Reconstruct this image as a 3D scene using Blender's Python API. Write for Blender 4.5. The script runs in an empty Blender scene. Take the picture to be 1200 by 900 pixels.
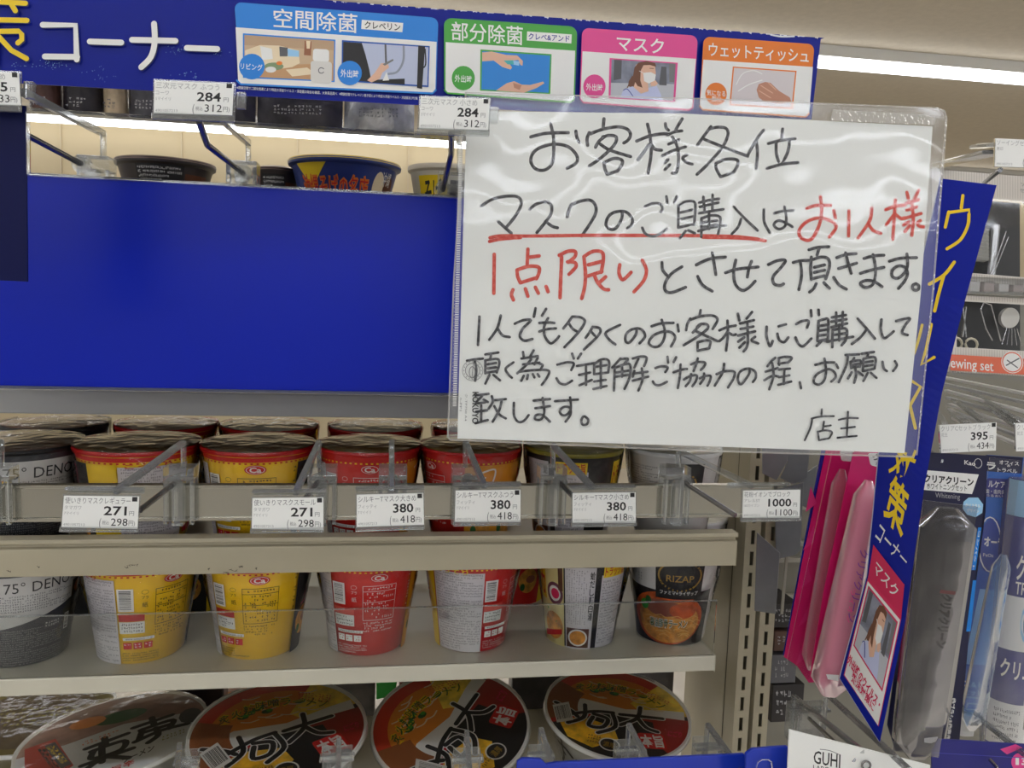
import bpy, math, random
from mathutils import Vector, Matrix
from mathutils.geometry import tessellate_polygon
rnd = random.Random(7)
S = bpy.context.scene
COL = S.collection

# ------------------------------------------------------------------ camera
F = 955.0
EYE = Vector((0.0, 0.0, 1.45))
AX = Vector((0.9882069, 0.01860498, 0.15199005))       # world X, depth and up as seen by the camera (right, down, forward)
AY = Vector((-0.14931404, -0.1029752, 0.98341315))
AZ = Vector((0.03394758, -0.99450991, -0.09898282))
cam_right = Vector((AX.x, AY.x, AZ.x)); cam_down = Vector((AX.y, AY.y, AZ.y)); cam_fwd = Vector((AX.z, AY.z, AZ.z))
cd = bpy.data.cameras.new('camera'); cam = bpy.data.objects.new('camera', cd); COL.objects.link(cam)
M3 = Matrix((cam_right, -cam_down, -cam_fwd)).transposed()
cam.matrix_world = Matrix.Translation(EYE) @ M3.to_4x4()
cd.sensor_width = 36.0; cd.lens = 36.0 * F / 1200.0; cd.clip_start = 0.02; cd.clip_end = 60
cd.dof.use_dof = False
S.camera = cam

def ray(px, py):
    return cam_right * ((px - 600) / F) + cam_down * ((py - 450) / F) + cam_fwd
def P(px, py, Y):
    d = ray(px, py); return EYE + d * (Y / d.y)
def on_plane(px, py, p0, n):
    d = ray(px, py); return EYE + d * ((p0 - EYE).dot(n) / d.dot(n))

# ------------------------------------------------------------------ light and exposure
w = bpy.data.worlds.new('store_air'); S.world = w; w.use_nodes = True
w.node_tree.nodes['Background'].inputs[0].default_value = (1.0, 0.985, 0.96, 1)
w.node_tree.nodes['Background'].inputs[1].default_value = 0.40
S.view_settings.view_transform = 'Standard'; S.view_settings.look = 'None'
S.view_settings.exposure = -0.40; S.view_settings.gamma = 1.0; S.view_settings.use_curve_mapping = False
TUBE_POWER = 17.5
CEIL_Z = P(1080, 76, 4.0).z

# ------------------------------------------------------------------ materials
def lin(c):
    out = []
    for x in c[:3]:
        x = x / 255.0
        out.append(x / 12.92 if x <= 0.04045 else ((x + 0.055) / 1.055) ** 2.4)
    return (*out, 1.0)
MC = {}
def mat(name, c=(200, 200, 200), rough=0.5, metal=0.0, spec=0.5, bump=0.0, bscale=200.0, noise=0.0, nscale=30.0, emit=None, coat=0.0, stretch=None):
    if name in MC: return MC[name]
    m = bpy.data.materials.new(name); m.use_nodes = True; nt = m.node_tree; b = nt.nodes['Principled BSDF']
    b.inputs['Base Color'].default_value = lin(c); b.inputs['Roughness'].default_value = rough
    b.inputs['Metallic'].default_value = metal; b.inputs['Specular IOR Level'].default_value = spec
    b.inputs['Coat Weight'].default_value = coat; b.inputs['Coat Roughness'].default_value = 0.08
    tc = nt.nodes.new('ShaderNodeTexCoord'); mp = nt.nodes.new('ShaderNodeMapping')
    nt.links.new(tc.outputs['Object'], mp.inputs[0])
    if stretch: mp.inputs['Scale'].default_value = stretch
    if bump:
        n = nt.nodes.new('ShaderNodeTexNoise'); n.inputs['Scale'].default_value = bscale; n.inputs['Detail'].default_value = 3
        bp = nt.nodes.new('ShaderNodeBump'); bp.inputs['Strength'].default_value = bump; bp.inputs['Distance'].default_value = 0.002
        nt.links.new(mp.outputs[0], n.inputs['Vector']); nt.links.new(n.outputs[0], bp.inputs['Height']); nt.links.new(bp.outputs[0], b.inputs['Normal'])
    if noise:
        n = nt.nodes.new('ShaderNodeTexNoise'); n.inputs['Scale'].default_value = nscale; n.inputs['Detail'].default_value = 4
        nt.links.new(mp.outputs[0], n.inputs['Vector'])
        cr = nt.nodes.new('ShaderNodeMapRange'); cr.inputs[1].default_value = 0.3; cr.inputs[2].default_value = 0.7
        cr.inputs[3].default_value = 1 - noise; cr.inputs[4].default_value = 1 + noise
        nt.links.new(n.outputs[0], cr.inputs[0])
        vm = nt.nodes.new('ShaderNodeVectorMath'); vm.operation = 'SCALE'; vm.inputs[0].default_value = lin(c)[:3]
        nt.links.new(cr.outputs[0], vm.inputs['Scale']); nt.links.new(vm.outputs[0], b.inputs['Base Color'])
    if emit:
        b.inputs['Emission Color'].default_value = lin(emit[0]); b.inputs['Emission Strength'].default_value = emit[1]
    MC[name] = m; return m
def clear(name, tint=(248, 250, 250), rough=0.05, ior=1.45, bump=0.0, bscale=30.0, haze=0.0, hazec=(230, 230, 228), dist=0.004, stretch=None):
    """thin clear plastic: see-through with a fresnel sheen, optionally a little milky"""
    if name in MC: return MC[name]
    m = bpy.data.materials.new(name); m.use_nodes = True; nt = m.node_tree; nt.nodes.clear()
    out = nt.nodes.new('ShaderNodeOutputMaterial'); tr = nt.nodes.new('ShaderNodeBsdfTransparent'); tr.inputs[0].default_value = lin(tint)
    gl = nt.nodes.new('ShaderNodeBsdfGlossy'); gl.inputs['Roughness'].default_value = rough; gl.inputs[0].default_value = (1, 1, 1, 1)
    fr = nt.nodes.new('ShaderNodeFresnel'); fr.inputs[0].default_value = ior
    mx = nt.nodes.new('ShaderNodeMixShader')
    nt.links.new(fr.outputs[0], mx.inputs[0]); nt.links.new(tr.outputs[0], mx.inputs[1]); nt.links.new(gl.outputs[0], mx.inputs[2])
    last = mx
    if bump:
        tc = nt.nodes.new('ShaderNodeTexCoord'); mp = nt.nodes.new('ShaderNodeMapping'); nt.links.new(tc.outputs['Object'], mp.inputs[0])
        if stretch: mp.inputs['Scale'].default_value = stretch
        n = nt.nodes.new('ShaderNodeTexNoise'); n.inputs['Scale'].default_value = bscale; n.inputs['Detail'].default_value = 1.5
        bp = nt.nodes.new('ShaderNodeBump'); bp.inputs['Strength'].default_value = bump; bp.inputs['Distance'].default_value = dist
        nt.links.new(mp.outputs[0], n.inputs['Vector']); nt.links.new(n.outputs[0], bp.inputs['Height'])
        nt.links.new(bp.outputs[0], gl.inputs['Normal']); nt.links.new(bp.outputs[0], fr.inputs['Normal'])
    if haze:
        df = nt.nodes.new('ShaderNodeBsdfDiffuse'); df.inputs[0].default_value = lin(hazec)
        m2 = nt.nodes.new('ShaderNodeMixShader'); m2.inputs[0].default_value = haze
        nt.links.new(last.outputs[0], m2.inputs[1]); nt.links.new(df.outputs[0], m2.inputs[2]); last = m2
    nt.links.new(last.outputs[0], out.inputs[0])
    MC[name] = m; return m
def ink(name, c, c2):
    """felt pen: streaky along the stroke"""
    m = mat(name, c, 0.6, spec=0.2); nt = m.node_tree; b = nt.nodes['Principled BSDF']
    tc = nt.nodes.new('ShaderNodeTexCoord'); n = nt.nodes.new('ShaderNodeTexNoise'); n.inputs['Scale'].default_value = 420; n.inputs['Detail'].default_value = 2
    r = nt.nodes.new('ShaderNodeValToRGB'); r.color_ramp.elements[0].position = .42; r.color_ramp.elements[1].position = .72
    r.color_ramp.elements[0].color = lin(c); r.color_ramp.elements[1].color = lin(c2)
    nt.links.new(tc.outputs['Object'], n.inputs[0]); nt.links.new(n.outputs[0], r.inputs[0]); nt.links.new(r.outputs[0], b.inputs['Base Color']); return m

BLACK = mat('print_black', (28, 27, 28), .5); WHITE = mat('print_white', (232, 232, 228), .45); GREY = mat('print_grey', (120, 120, 120), .5)
LGREY = mat('print_light_grey', (165, 165, 165), .5); PAPER = mat('paper', (236, 237, 233), .7, spec=.25)
RED = mat('print_red', (200, 30, 28), .45); YEL = mat('print_yellow', (238, 204, 24), .45); ORG = mat('print_orange', (226, 120, 30), .45)
BLUE = mat('print_navy', (16, 32, 140), .25, coat=.5); SKY = mat('print_sky', (0, 125, 215), .35); GRN = mat('print_green', (62, 160, 50), .35)
PINK = mat('print_pink', (222, 62, 140), .35); PKR = mat('print_magenta', (214, 40, 90), .4)
SKIN = mat('print_skin', (222, 178, 152), .5); SKIN2 = mat('print_skin_shade', (190, 135, 110), .5); HAIR = mat('print_hair', (110, 70, 48), .5)
LAV = mat('print_lavender', (190, 196, 226), .5); STREET = mat('print_street', (128, 132, 146), .5, noise=.3, nscale=90)
BEIGE = mat('print_beige', (200, 172, 138), .5); CREAM = mat('print_cream', (232, 214, 180), .5); DGRN = mat('print_dark_green', (40, 95, 40), .5)
LBLUE = mat('print_pale_blue', (150, 200, 235), .4); DBLUE = mat('print_deep_blue', (0, 78, 170), .4); BROWN = mat('print_brown', (92, 50, 28), .5)
GOLD = mat('print_gold', (176, 140, 60), .35, metal=.4); OLIVE = mat('print_olive', (150, 140, 40), .5); MGREY = mat('print_mid_grey', (88, 88, 92), .5)
NOODLE = mat('print_noodle', (214, 150, 60), .5, noise=.35, nscale=160); BROTH = mat('print_broth', (200, 88, 30), .5, noise=.4, nscale=110)
INKB = ink('felt_pen_black', (38, 38, 42), (118, 118, 122)); INKR = ink('felt_pen_red', (206, 62, 48), (226, 108, 92))
STEEL = mat('shelf_paint', (174, 166, 142), .38, spec=.5, noise=.05, nscale=12); STEELD = mat('shelf_paint_dull', (158, 154, 142), .32, noise=.05, nscale=9)
CHROME = mat('bar_chrome', (168, 166, 156), .16, metal=1.0); ROD = mat('hook_steel', (150, 150, 152), .22, metal=1.0)
ZINC = mat('bracket_zinc', (128, 130, 132), .4, metal=.5, noise=.15, nscale=18)
CLR = clear('clear_acrylic', (236, 238, 238), .06, 1.5, haze=.10); CLR2 = clear('clear_acrylic_plate', (250, 251, 250), .05, 1.35)
FILM = clear('shrink_film', (253, 253, 253), .07, 1.38, bump=.7, bscale=55, dist=.005)
FLAT = clear('pack_film', (250, 250, 250), .10, 1.3, bump=.35, bscale=26, dist=.003)

# ------------------------------------------------------------------ mesh builder
def world_of(o):
    return o.matrix_basis.copy() if o.parent is None else world_of(o.parent) @ o.matrix_basis
class MB:
    def __init__(s): s.v = []; s.f = []; s.m = []; s.mats = []
    def mi(s, m):
        if m not in s.mats: s.mats.append(m)
        return s.mats.index(m)
    def add(s, vs, fs, m):
        o = len(s.v); s.v += [Vector(v) for v in vs]; k = s.mi(m)
        for f in fs: s.f.append(tuple(o + i for i in f)); s.m.append(k)
        return s
    def hexa(s, a, b, m):       # two quads of four points, front and back
        s.add(list(a) + list(b), [(0, 1, 2, 3), (7, 6, 5, 4), (0, 4, 5, 1), (1, 5, 6, 2), (2, 6, 7, 3), (3, 7, 4, 0)], m); return s
    def box(s, c0, c1, m):
        x0, y0, z0 = c0; x1, y1, z1 = c1
        return s.hexa([(x0, y0, z0), (x1, y0, z0), (x1, y0, z1), (x0, y0, z1)], [(x0, y1, z0), (x1, y1, z0), (x1, y1, z1), (x0, y1, z1)], m)
    def slab(s, q, d, m):       # quad or polygon q thickened by vector d
        n = len(q); b = [Vector(p) + d for p in q]
        s.add([Vector(p) for p in q] + b, [tuple(range(n)), tuple(range(2 * n - 1, n - 1, -1))] + [(i, i + n, (i + 1) % n + n, (i + 1) % n) for i in range(n)], m); return s
    def bar(s, p0, p1, wd, th, m, up=Vector((0, 0, 1))):
        p0, p1 = Vector(p0), Vector(p1); d = (p1 - p0).normalized(); a = d.cross(up)
        if a.length < 1e-4: a = d.cross(Vector((0, 1, 0)))
        a = a.normalized() * wd / 2; b = a.cross(d).normalized() * th / 2
        return s.hexa([p0 - a - b, p0 + a - b, p0 + a + b, p0 - a + b], [p1 - a - b, p1 + a - b, p1 + a + b, p1 - a + b], m)
    def tube(s, pts, r, m, n=10):
        pts = [Vector(p) for p in pts]; rings = []; nv = Vector((0.3, 0.2, 1)).normalized()
        for i, p in enumerate(pts):
            d = (pts[min(i + 1, len(pts) - 1)] - pts[max(i - 1, 0)]).normalized()
            a = d.cross(nv).normalized(); b = a.cross(d)
            rr = r[i] if isinstance(r, (list, tuple)) else r
            rings.append([p + (a * math.cos(t * 2 * math.pi / n) + b * math.sin(t * 2 * math.pi / n)) * rr for t in range(n)])
        fs = [(i * n + t, i * n + (t + 1) % n, (i + 1) * n + (t + 1) % n, (i + 1) * n + t) for i in range(len(pts) - 1) for t in range(n)]
        fs += [tuple(range(n - 1, -1, -1)), tuple((len(pts) - 1) * n + t for t in range(n))]
        return s.add([v for r_ in rings for v in r_], fs, m)
    def lathe(s, prof, m, n=56, c=Vector((0, 0, 0)), wob=None):
        k = len(prof)
        vs = []
        for i, (r, z) in enumerate(prof):
            for t in range(n):
                a = 2 * math.pi * t / n; rr = r * (1 + (wob(a, i) if wob else 0))
                vs.append(c + Vector((rr * math.sin(a), -rr * math.cos(a), z)))
        fs = [(i * n + t, i * n + (t + 1) % n, (i + 1) * n + (t + 1) % n, (i + 1) * n + t) for i in range(k - 1) for t in range(n)]
        return s.add(vs, fs, m)
    def build(s, name, parent=None, smooth=False, loc=None, bevel=0):
        me = bpy.data.meshes.new(name)
        inv = world_of(parent).inverted() if parent is not None else Matrix.Identity(4)
        o = bpy.data.objects.new(name, me)
        if parent is None:
            if loc is None:
                xs = [v.x for v in s.v]; ys = [v.y for v in s.v]; zs = [v.z for v in s.v]
                loc = Vector(((min(xs) + max(xs)) / 2, (min(ys) + max(ys)) / 2, min(zs)))
            o.location = loc; inv = Matrix.Translation(-Vector(loc))
        else: o.parent = parent
        me.from_pydata([inv @ v for v in s.v], [], s.f)
        for m in s.mats: me.materials.append(m)
        me.polygons.foreach_set('material_index', s.m)
        if smooth: me.polygons.foreach_set('use_smooth', [True] * len(s.f))
        me.update(); COL.objects.link(o)
        if smooth:
            try: me.set_sharp_from_angle(angle=math.radians(40))
            except Exception: pass
        if bevel:
            b = o.modifiers.new('bevel', 'BEVEL'); b.width = bevel; b.segments = 2; b.limit_method = 'ANGLE'
        return o
def thing(name, label, cat, loc, group=None, mw=None):
    o = bpy.data.objects.new(name, None); COL.objects.link(o); o.empty_display_size = .02
    o.matrix_basis = mw if mw is not None else Matrix.Translation(Vector(loc))
    o['label'] = label; o['category'] = cat
    if group: o['group'] = group
    return o
def tag(o, label, cat, group=None, kind=None):
    if label: o['label'] = label
    if cat: o['category'] = cat
    if group: o['group'] = group
    if kind: o['kind'] = kind
    return o
def dup(root, mw, label, group=None):
    r = root.copy(); COL.objects.link(r); r.matrix_basis = mw; r['label'] = label
    if group: r['group'] = group
    for ch in list(root.children):
        c = ch.copy(); COL.objects.link(c); c.parent = r
        for g in ch.children:
            d = g.copy(); COL.objects.link(d); d.parent = c
    return r

# ------------------------------------------------------------------ flat print on any surface
TXT = {}
def glyphs(s, bold=0.0):
    k = (s, bold)
    if k in TXT: return TXT[k]
    c = bpy.data.curves.new('t', 'FONT'); c.body = s; c.resolution_u = 2; c.offset = bold
    o = bpy.data.objects.new('t', c); m = o.to_mesh()
    cjk = any(ord(ch) > 0x2e80 for ch in s); lo, hi = (-0.08, 0.80) if cjk else (0.0, 0.70)
    xs = [v.co.x for v in m.vertices] or [0, 1]; x0, x1 = min(xs), max(xs)
    vs = [((v.co.x - x0) / (x1 - x0 + 1e-9), 1 - (v.co.y - lo) / (hi - lo)) for v in m.vertices]
    fs = [tuple(p.vertices) for p in m.polygons]
    asp = (x1 - x0) / (hi - lo)
    o.to_mesh_clear(); bpy.data.objects.remove(o); bpy.data.curves.remove(c)
    TXT[k] = (vs, fs, asp); return TXT[k]
def catmull(pts, k=5):
    if len(pts) < 3: return pts
    out = []
    for i in range(len(pts) - 1):
        p0 = pts[max(i - 1, 0)]; p1 = pts[i]; p2 = pts[i + 1]; p3 = pts[min(i + 2, len(pts) - 1)]
        for j in range(k):
            t = j / k; out.append(tuple(.5 * ((2 * p1[a]) + (-p0[a] + p2[a]) * t + (2 * p0[a] - 5 * p1[a] + 4 * p2[a] - p3[a]) * t * t + (-p0[a] + 3 * p1[a] - 3 * p2[a] + p3[a]) * t ** 3) for a in (0, 1)))
    out.append(pts[-1]); return out
class Draw:
    """prints into mesh builder mb through fn(x, y, lift) -> world point; view() sets the units of x, y"""
    def __init__(s, mb, fn, eps=1.3e-5, seg=None): s.mb = mb; s.fn = fn; s.l = 6e-5; s.eps = eps; s.seg = seg; s.an = 1.0; s.tess = None; s.view(0, 0, 1)
    def view(s, ox, oy, sc): s.ox, s.oy, s.sc = ox, oy, sc; return s
    def pt(s, x, y): return s.fn(s.ox + x / s.sc, s.oy + y / s.sc, s.l)
    def up(s): s.l += s.eps
    def poly(s, pts, m):
        s.up()
        if not s.tess: s.mb.add([s.pt(*p) for p in pts], [tuple(range(len(pts)))], m); return s
        tx, ty = s.tess[0] * s.sc, s.tess[1] * s.sc; tris = []
        todo = [tuple(pts[i] for i in f) for f in tessellate_polygon([[Vector((p[0], p[1] * s.an, 0)) for p in pts]])]
        while todo:
            a, b_, c = todo.pop(); L = [(max(abs(p[0] - q[0]) / tx, abs(p[1] - q[1]) / ty), k) for k, (p, q) in enumerate(((a, b_), (b_, c), (c, a)))]
            g, k = max(L)
            if g <= 1: tris.append((a, b_, c)); continue
            if k == 1: a, b_, c = b_, c, a
            elif k == 2: a, b_, c = c, a, b_
            h = ((a[0] + b_[0]) / 2, (a[1] + b_[1]) / 2); todo += [(a, h, c), (h, b_, c)]
        s.mb.add([s.pt(*p) for t_ in tris for p in t_], [(3 * i, 3 * i + 1, 3 * i + 2) for i in range(len(tris))], m); return s
    def quad(s, q, m, nu=1, nv=1):
        if s.tess and nu == 1: return s.poly(q, m)
        s.up(); vs = []
        for j in range(nv + 1):
            for i in range(nu + 1):
                vs.append(s.pt(*s.bil(q, i / nu, j / nv)))
        s.mb.add(vs, [(j * (nu + 1) + i, j * (nu + 1) + i + 1, (j + 1) * (nu + 1) + i + 1, (j + 1) * (nu + 1) + i) for j in range(nv) for i in range(nu)], m); return s
    def rect(s, x0, y0, x1, y1, m, nu=None):
        if nu is None: nu = max(1, int(abs(x1 - x0) / s.seg)) if s.seg else 1
        return s.quad([(x0, y0), (x1, y0), (x1, y1), (x0, y1)], m, nu)
    @staticmethod
    def bil(q, u, v):
        a, b, c, d = q
        return tuple((1 - v) * ((1 - u) * a[k] + u * b[k]) + v * ((1 - u) * d[k] + u * c[k]) for k in (0, 1))
    def rquad(s, q, m, r=0.1, asp=1.0, corners=(1, 1, 1, 1)):   # rounded quad; r as share of the width
        rx, ry = r, r * asp; pts = []
        cs = [(rx, ry, 180, (0, 0)), (1 - rx, ry, 270, (1, 0)), (1 - rx, 1 - ry, 0, (1, 1)), (rx, 1 - ry, 90, (0, 1))]
        for k, (cx, cy, a0, cc) in enumerate(cs):
            if not corners[k]: pts.append(s.bil(q, *cc)); continue
            for j in range(6):
                a = math.radians(a0 + 18 * j); pts.append(s.bil(q, cx + rx * math.cos(a), cy + ry * math.sin(a)))
        return s.poly(pts, m)
    def frame(s, q, m, inner, t=.03, tv=None):
        s.quad(q, m); tv = tv or t
        s.quad([s.bil(q, t, tv), s.bil(q, 1 - t, tv), s.bil(q, 1 - t, 1 - tv), s.bil(q, t, 1 - tv)], inner)
    def disc(s, x, y, rx, ry, m, n=24, rot=0):
        c, sn = math.cos(math.radians(rot)), math.sin(math.radians(rot))
        return s.poly([(x + rx * math.cos(a) * c - ry * math.sin(a) * sn, y + rx * math.cos(a) * sn + ry * math.sin(a) * c) for a in [2 * math.pi * i / n for i in range(n)]], m)
    def ring(s, x, y, rx, ry, wd, m, n=20):
        return s.stroke([(x + rx * math.cos(2 * math.pi * i / n), y + ry * math.sin(2 * math.pi * i / n)) for i in range(n + 1)], wd, m, smooth=False)
    def text(s, t, q, m, bold=0.0):
        vs, fs, _ = glyphs(t, bold); pv = [s.bil(q, *v) for v in vs]
        if s.seg and s.tess:
            l0 = s.l
            for f in fs: s.l = l0; s.poly([pv[i] for i in f], m)
            s.l = l0 + s.eps; return s
        s.up(); s.mb.add([s.pt(*v) for v in pv], fs, m); return s
    def line(s, t, x0, y0, x1, y1, h, m, bold=0.0): return s.text(t, [(x0, y0), (x1, y1), (x1, y1 + h), (x0, y0 + h)], m, bold)
    def stroke(s, pts, wd, m, smooth=True, jit=0.0):
        s.up(); an = s.an; pts = [(p[0], p[1] * an) for p in (catmull(pts) if smooth else pts)]
        L, R = [], []; n = len(pts); r = wd / 2
        for i, p in enumerate(pts):
            a = pts[max(i - 1, 0)]; b = pts[min(i + 1, n - 1)]; dx, dy = b[0] - a[0], b[1] - a[1]; q = math.hypot(dx, dy) or 1
            rr = r * (1 + jit * rnd.uniform(-1, 1))
            L.append((p[0] - dy / q * rr, p[1] + dx / q * rr)); R.append((p[0] + dy / q * rr, p[1] - dx / q * rr))
        vs = L + R; fs = [(i, i + 1, n + i + 1, n + i) for i in range(n - 1)]
        for e, (c, nx) in enumerate(((pts[0], pts[1]), (pts[-1], pts[-2]))):
            a0 = math.atan2(c[1] - nx[1], c[0] - nx[0]); k = len(vs)
            vs += [(c[0] + r * math.cos(a0 + math.radians(t)), c[1] + r * math.sin(a0 + math.radians(t))) for t in (-90, -60, -30, 0, 30, 60, 90)]
            fs.append(tuple(range(k, k + 7)))
        s.mb.add([s.pt(v[0], v[1] / an) for v in vs], fs, m); return s
    def strokes(s, L, wd, m, smooth=True, jit=0.0):
        for p in L: s.stroke(p, wd, m, smooth, jit)
    def micro(s, q, rows, cols, m, fill=.9):                   # rows of tiny illegible characters
        s.up(); vs = []; fs = []
        for j in range(rows):
            end = cols if rnd.random() < .7 else int(cols * rnd.uniform(.5, .95))
            for i in range(end):
                if rnd.random() > fill: continue
                for _ in range(3):
                    if rnd.random() < .5: u0 = (i + rnd.uniform(.05, .3)) / cols; u1 = (i + rnd.uniform(.6, .85)) / cols; v0 = (j + rnd.uniform(.1, .7)) / rows; v1 = v0 + .13 / rows
                    else: u0 = (i + rnd.uniform(.1, .7)) / cols; u1 = u0 + .15 / cols; v0 = (j + rnd.uniform(.1, .25)) / rows; v1 = (j + rnd.uniform(.6, .8)) / rows
                    k = len(vs); vs += [s.pt(*s.bil(q, a, b)) for a, b in ((u0, v0), (u1, v0), (u1, v1), (u0, v1))]; fs.append((k, k + 1, k + 2, k + 3))
        s.mb.add(vs, fs, m); return s
    def barcode(s, q, bg=WHITE, fg=BLACK, horiz=False, n=22):
        s.quad(q, bg, 2 if s.seg else 1); s.up(); x = .08
        while x < .9:
            wv = rnd.choice((.012, .02, .035)); a, b = x, x + wv; x += wv + rnd.choice((.015, .025, .04))
            c = [(a, .12), (b, .12), (b, .85), (a, .85)] if not horiz else [(.12, a), (.85, a), (.85, b), (.12, b)]
            l0 = s.l; s.poly([s.bil(q, *v) for v in c], fg); s.l = l0
def planemap(p0, n):
    n = n.normalized()
    return lambda x, y, l: on_plane(x, y, p0, n) + n * l
def quadmap(q, w_=1.0, h_=1.0):   # world quad TL,TR,BR,BL ; x 0..w, y 0..h
    q = [Vector(p) for p in q]; n = (q[1] - q[0]).cross(q[0] - q[3]).normalized()
    if n.dot(EYE - q[0]) < 0: n = -n
    def f(x, y, l):
        u, v = x / w_, y / h_
        return (q[0] * (1 - u) + q[1] * u) * (1 - v) + (q[3] * (1 - u) + q[2] * u) * v + n * l
    return f
UP = Vector((0, 0, 1))

# ================================================================== the room
m_ceil = mat('ceiling_plaster', (206, 196, 178), .9, spec=.1, bump=.6, bscale=60, noise=.04, nscale=25)
m_wall = mat('wall_cream', (206, 190, 156), .8, spec=.2); m_seam = mat('wall_seam', (205, 190, 160), .8)
tag(MB().box((-9, -12, CEIL_Z + .05), (9, 8, CEIL_Z + .12), m_ceil).build('ceiling'), None, None, kind='structure')
tag(MB().box((-9, -12, -.1), (9, 8, 0), mat('floor_tile', (222, 216, 206), .25, noise=.05, nscale=3)).build('floor'), None, None, kind='structure')
wb = MB().box((-9, 7.0, .0), (9, 7.1, CEIL_Z + .05), m_wall).build('wall_back'); tag(wb, None, None, kind='structure')
for i in range(-6, 8):      # seams between wall panels
    MB().box((i * .9 + .14, 6.985, 0), (i * .9 + .15, 7.0, CEIL_Z + .05), m_seam).build('panel_seam', wb)
m_tube = mat('tube_light', (255, 255, 255), .4, emit=((240, 245, 255), TUBE_POWER)); m_tube2 = mat('tube_light_far', (255, 255, 255), .4, emit=((248, 250, 255), 7.0)); m_fix = mat('fixture_white', (205, 203, 196), .5)
def zrow(Y, txt):
    t = thing('ceiling_light', txt, 'ceiling light', (0, Y, CEIL_Z - .04), 'rows of tube lights on the ceiling')
    MB().box((-8, Y - .03, CEIL_Z - .005), (8, Y + .03, CEIL_Z + .05), m_fix).build('housing', t)
    d = MB().tube([(x, Y, CEIL_Z - .03) for x in (-8, 0, 8)], .028, m_tube2 if Y > 3 else m_tube, 12).build('diffuser', t)
    return t
Y2 = 4.0
for _ in range(40):     # depth at which the second row crosses the photo's line
    Y2 += (CEIL_Z - .03 - P(280, 163, Y2).z) / (P(280, 163, 10).z - P(280, 163, 9).z) * .8
Y2 = min(max(Y2, 5), 6.8)
print('Y2', Y2, 'ceil', CEIL_Z)
zrow(4.0, 'long glowing tube light on the ceiling, right of the blue header board')
zrow(Y2, 'long glowing tube light farther back, seen below the blue header board')
for Y, tx_ in ((1.9, 'over the aisle behind the shelving'), (-.2, 'right above the viewer'), (-2.3, 'first row behind the viewer'), (-4.4, 'second row behind the viewer'), (-6.5, 'third row behind the viewer'), (-8.6, 'fourth row behind the viewer'), (-10.7, 'farthest row behind the viewer')): zrow(Y, 'long glowing tube light outside the picture, ' + tx_)

# ================================================================== gondola of cup noodles
XL = P(-120, 600, .7).x
def prof_x(prof, x0, x1, m, y0, z0):   # profile of (dy, dz) swept along x
    b = MB(); a = [Vector((x0, y0 + p[0], z0 + p[1])) for p in prof]; c = [Vector((x1, y0 + p[0], z0 + p[1])) for p in prof]; n = len(prof)
    b.add(a + c, [tuple(range(n)), tuple(range(2 * n - 1, n - 1, -1))] + [(i, (i + 1) % n, (i + 1) % n + n, i + n) for i in range(n)], m); return b
YB = 1.02
POSTX = P(867, 760, .86).x
gond = thing('shelving_unit', 'beige steel side panel and slotted post at the right end of the noodle shelves', 'shelving', (POSTX, .86, .3))
def board(label, z, y=.72): return thing('shelf', label, 'shelf', (0, y, z))
# side panel, back panel
MB().box((POSTX, .865, .3), (POSTX + .0015, YB, 1.45 - .10), STEEL).build('side_panel', gond)
m_back = mat('back_panel', (150, 144, 128), .6)
bp_ = thing('rear_partition', 'beige back panel behind the lower row of cup noodles', 'panel', (0, YB, P(300, 806, .73).z - .05))
MB().box((XL, YB, P(300, 806, .73).z - .05), (POSTX, YB + .004, P(300, 640, YB).z), m_back).build('back_panel', bp_)
def shelf(label, name, py_top, py_bot, Y, xr_px, xr_py, depth, lip_up, m=STEEL):
    zt = P(300, py_top, Y).z; zb = P(300, py_bot, Y).z; x1 = P(xr_px, xr_py, Y).x
    b = prof_x([(0, 0), (0, zt - zb), (.012, zt - zb)] + ([(.012, .004)] if lip_up else []) + [(depth, .004 if lip_up else zt - zb), (depth, 0)], XL, x1, m, Y, zb)
    return b.build(name, board(label, zb), bevel=.0008), (zb + .004 if lip_up else zt), x1
_, z_top_board, xs1 = shelf('grey shelf whose plain front edge runs right below the blue display board', 'shelf_board', 461, 488, .70, 868, 480, .3, False, mat('shelf_edge_grey', (150, 150, 148), .35, spec=.5))
# middle shelf: lip with a groove
z0 = P(300, 672, .70).z; z1 = P(300, 630, .70).z; xm = P(863, 650, .70).x
b = prof_x([(0, 0), (0, (z1 - z0) * .74), (.004, (z1 - z0) * .77), (.004, (z1 - z0) * .84), (-.001, (z1 - z0) * .88), (-.001, z1 - z0), (.014, z1 - z0), (.014, .0045), (.31, .0045), (.31, 0)], XL, xm, STEEL, .70, z0)
sh_m = board('beige shelf with a grooved raised front lip, under the upper row of cups', z0); b.build('shelf_board', sh_m, bevel=.0007); Z_MID = z0 + .0045
# scuffs on the middle lip
b = MB(); d = Draw(b, planemap(Vector((0, .6999, 0)), Vector((0, -1, 0)))); sc = mat('scuff', (70, 66, 58), .8)
for x, y, w_ in ((150, 663, 9), (147, 665, 5), (158, 662, 4), (270, 668, 10), (280, 664, 5), (245, 667, 3), (300, 666, 2), (10, 669, 3), (45, 664, 2), (263, 671, 6)):
    for k in range(4): d.stroke([(x + rnd.uniform(-2, w_), y + rnd.uniform(-1.4, 1.4)), (x + rnd.uniform(0, w_), y + rnd.uniform(-1.4, 1.4))], .5, sc, False)
tag(b.build('scuff', sh_m), None, None, kind='stuff')
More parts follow.
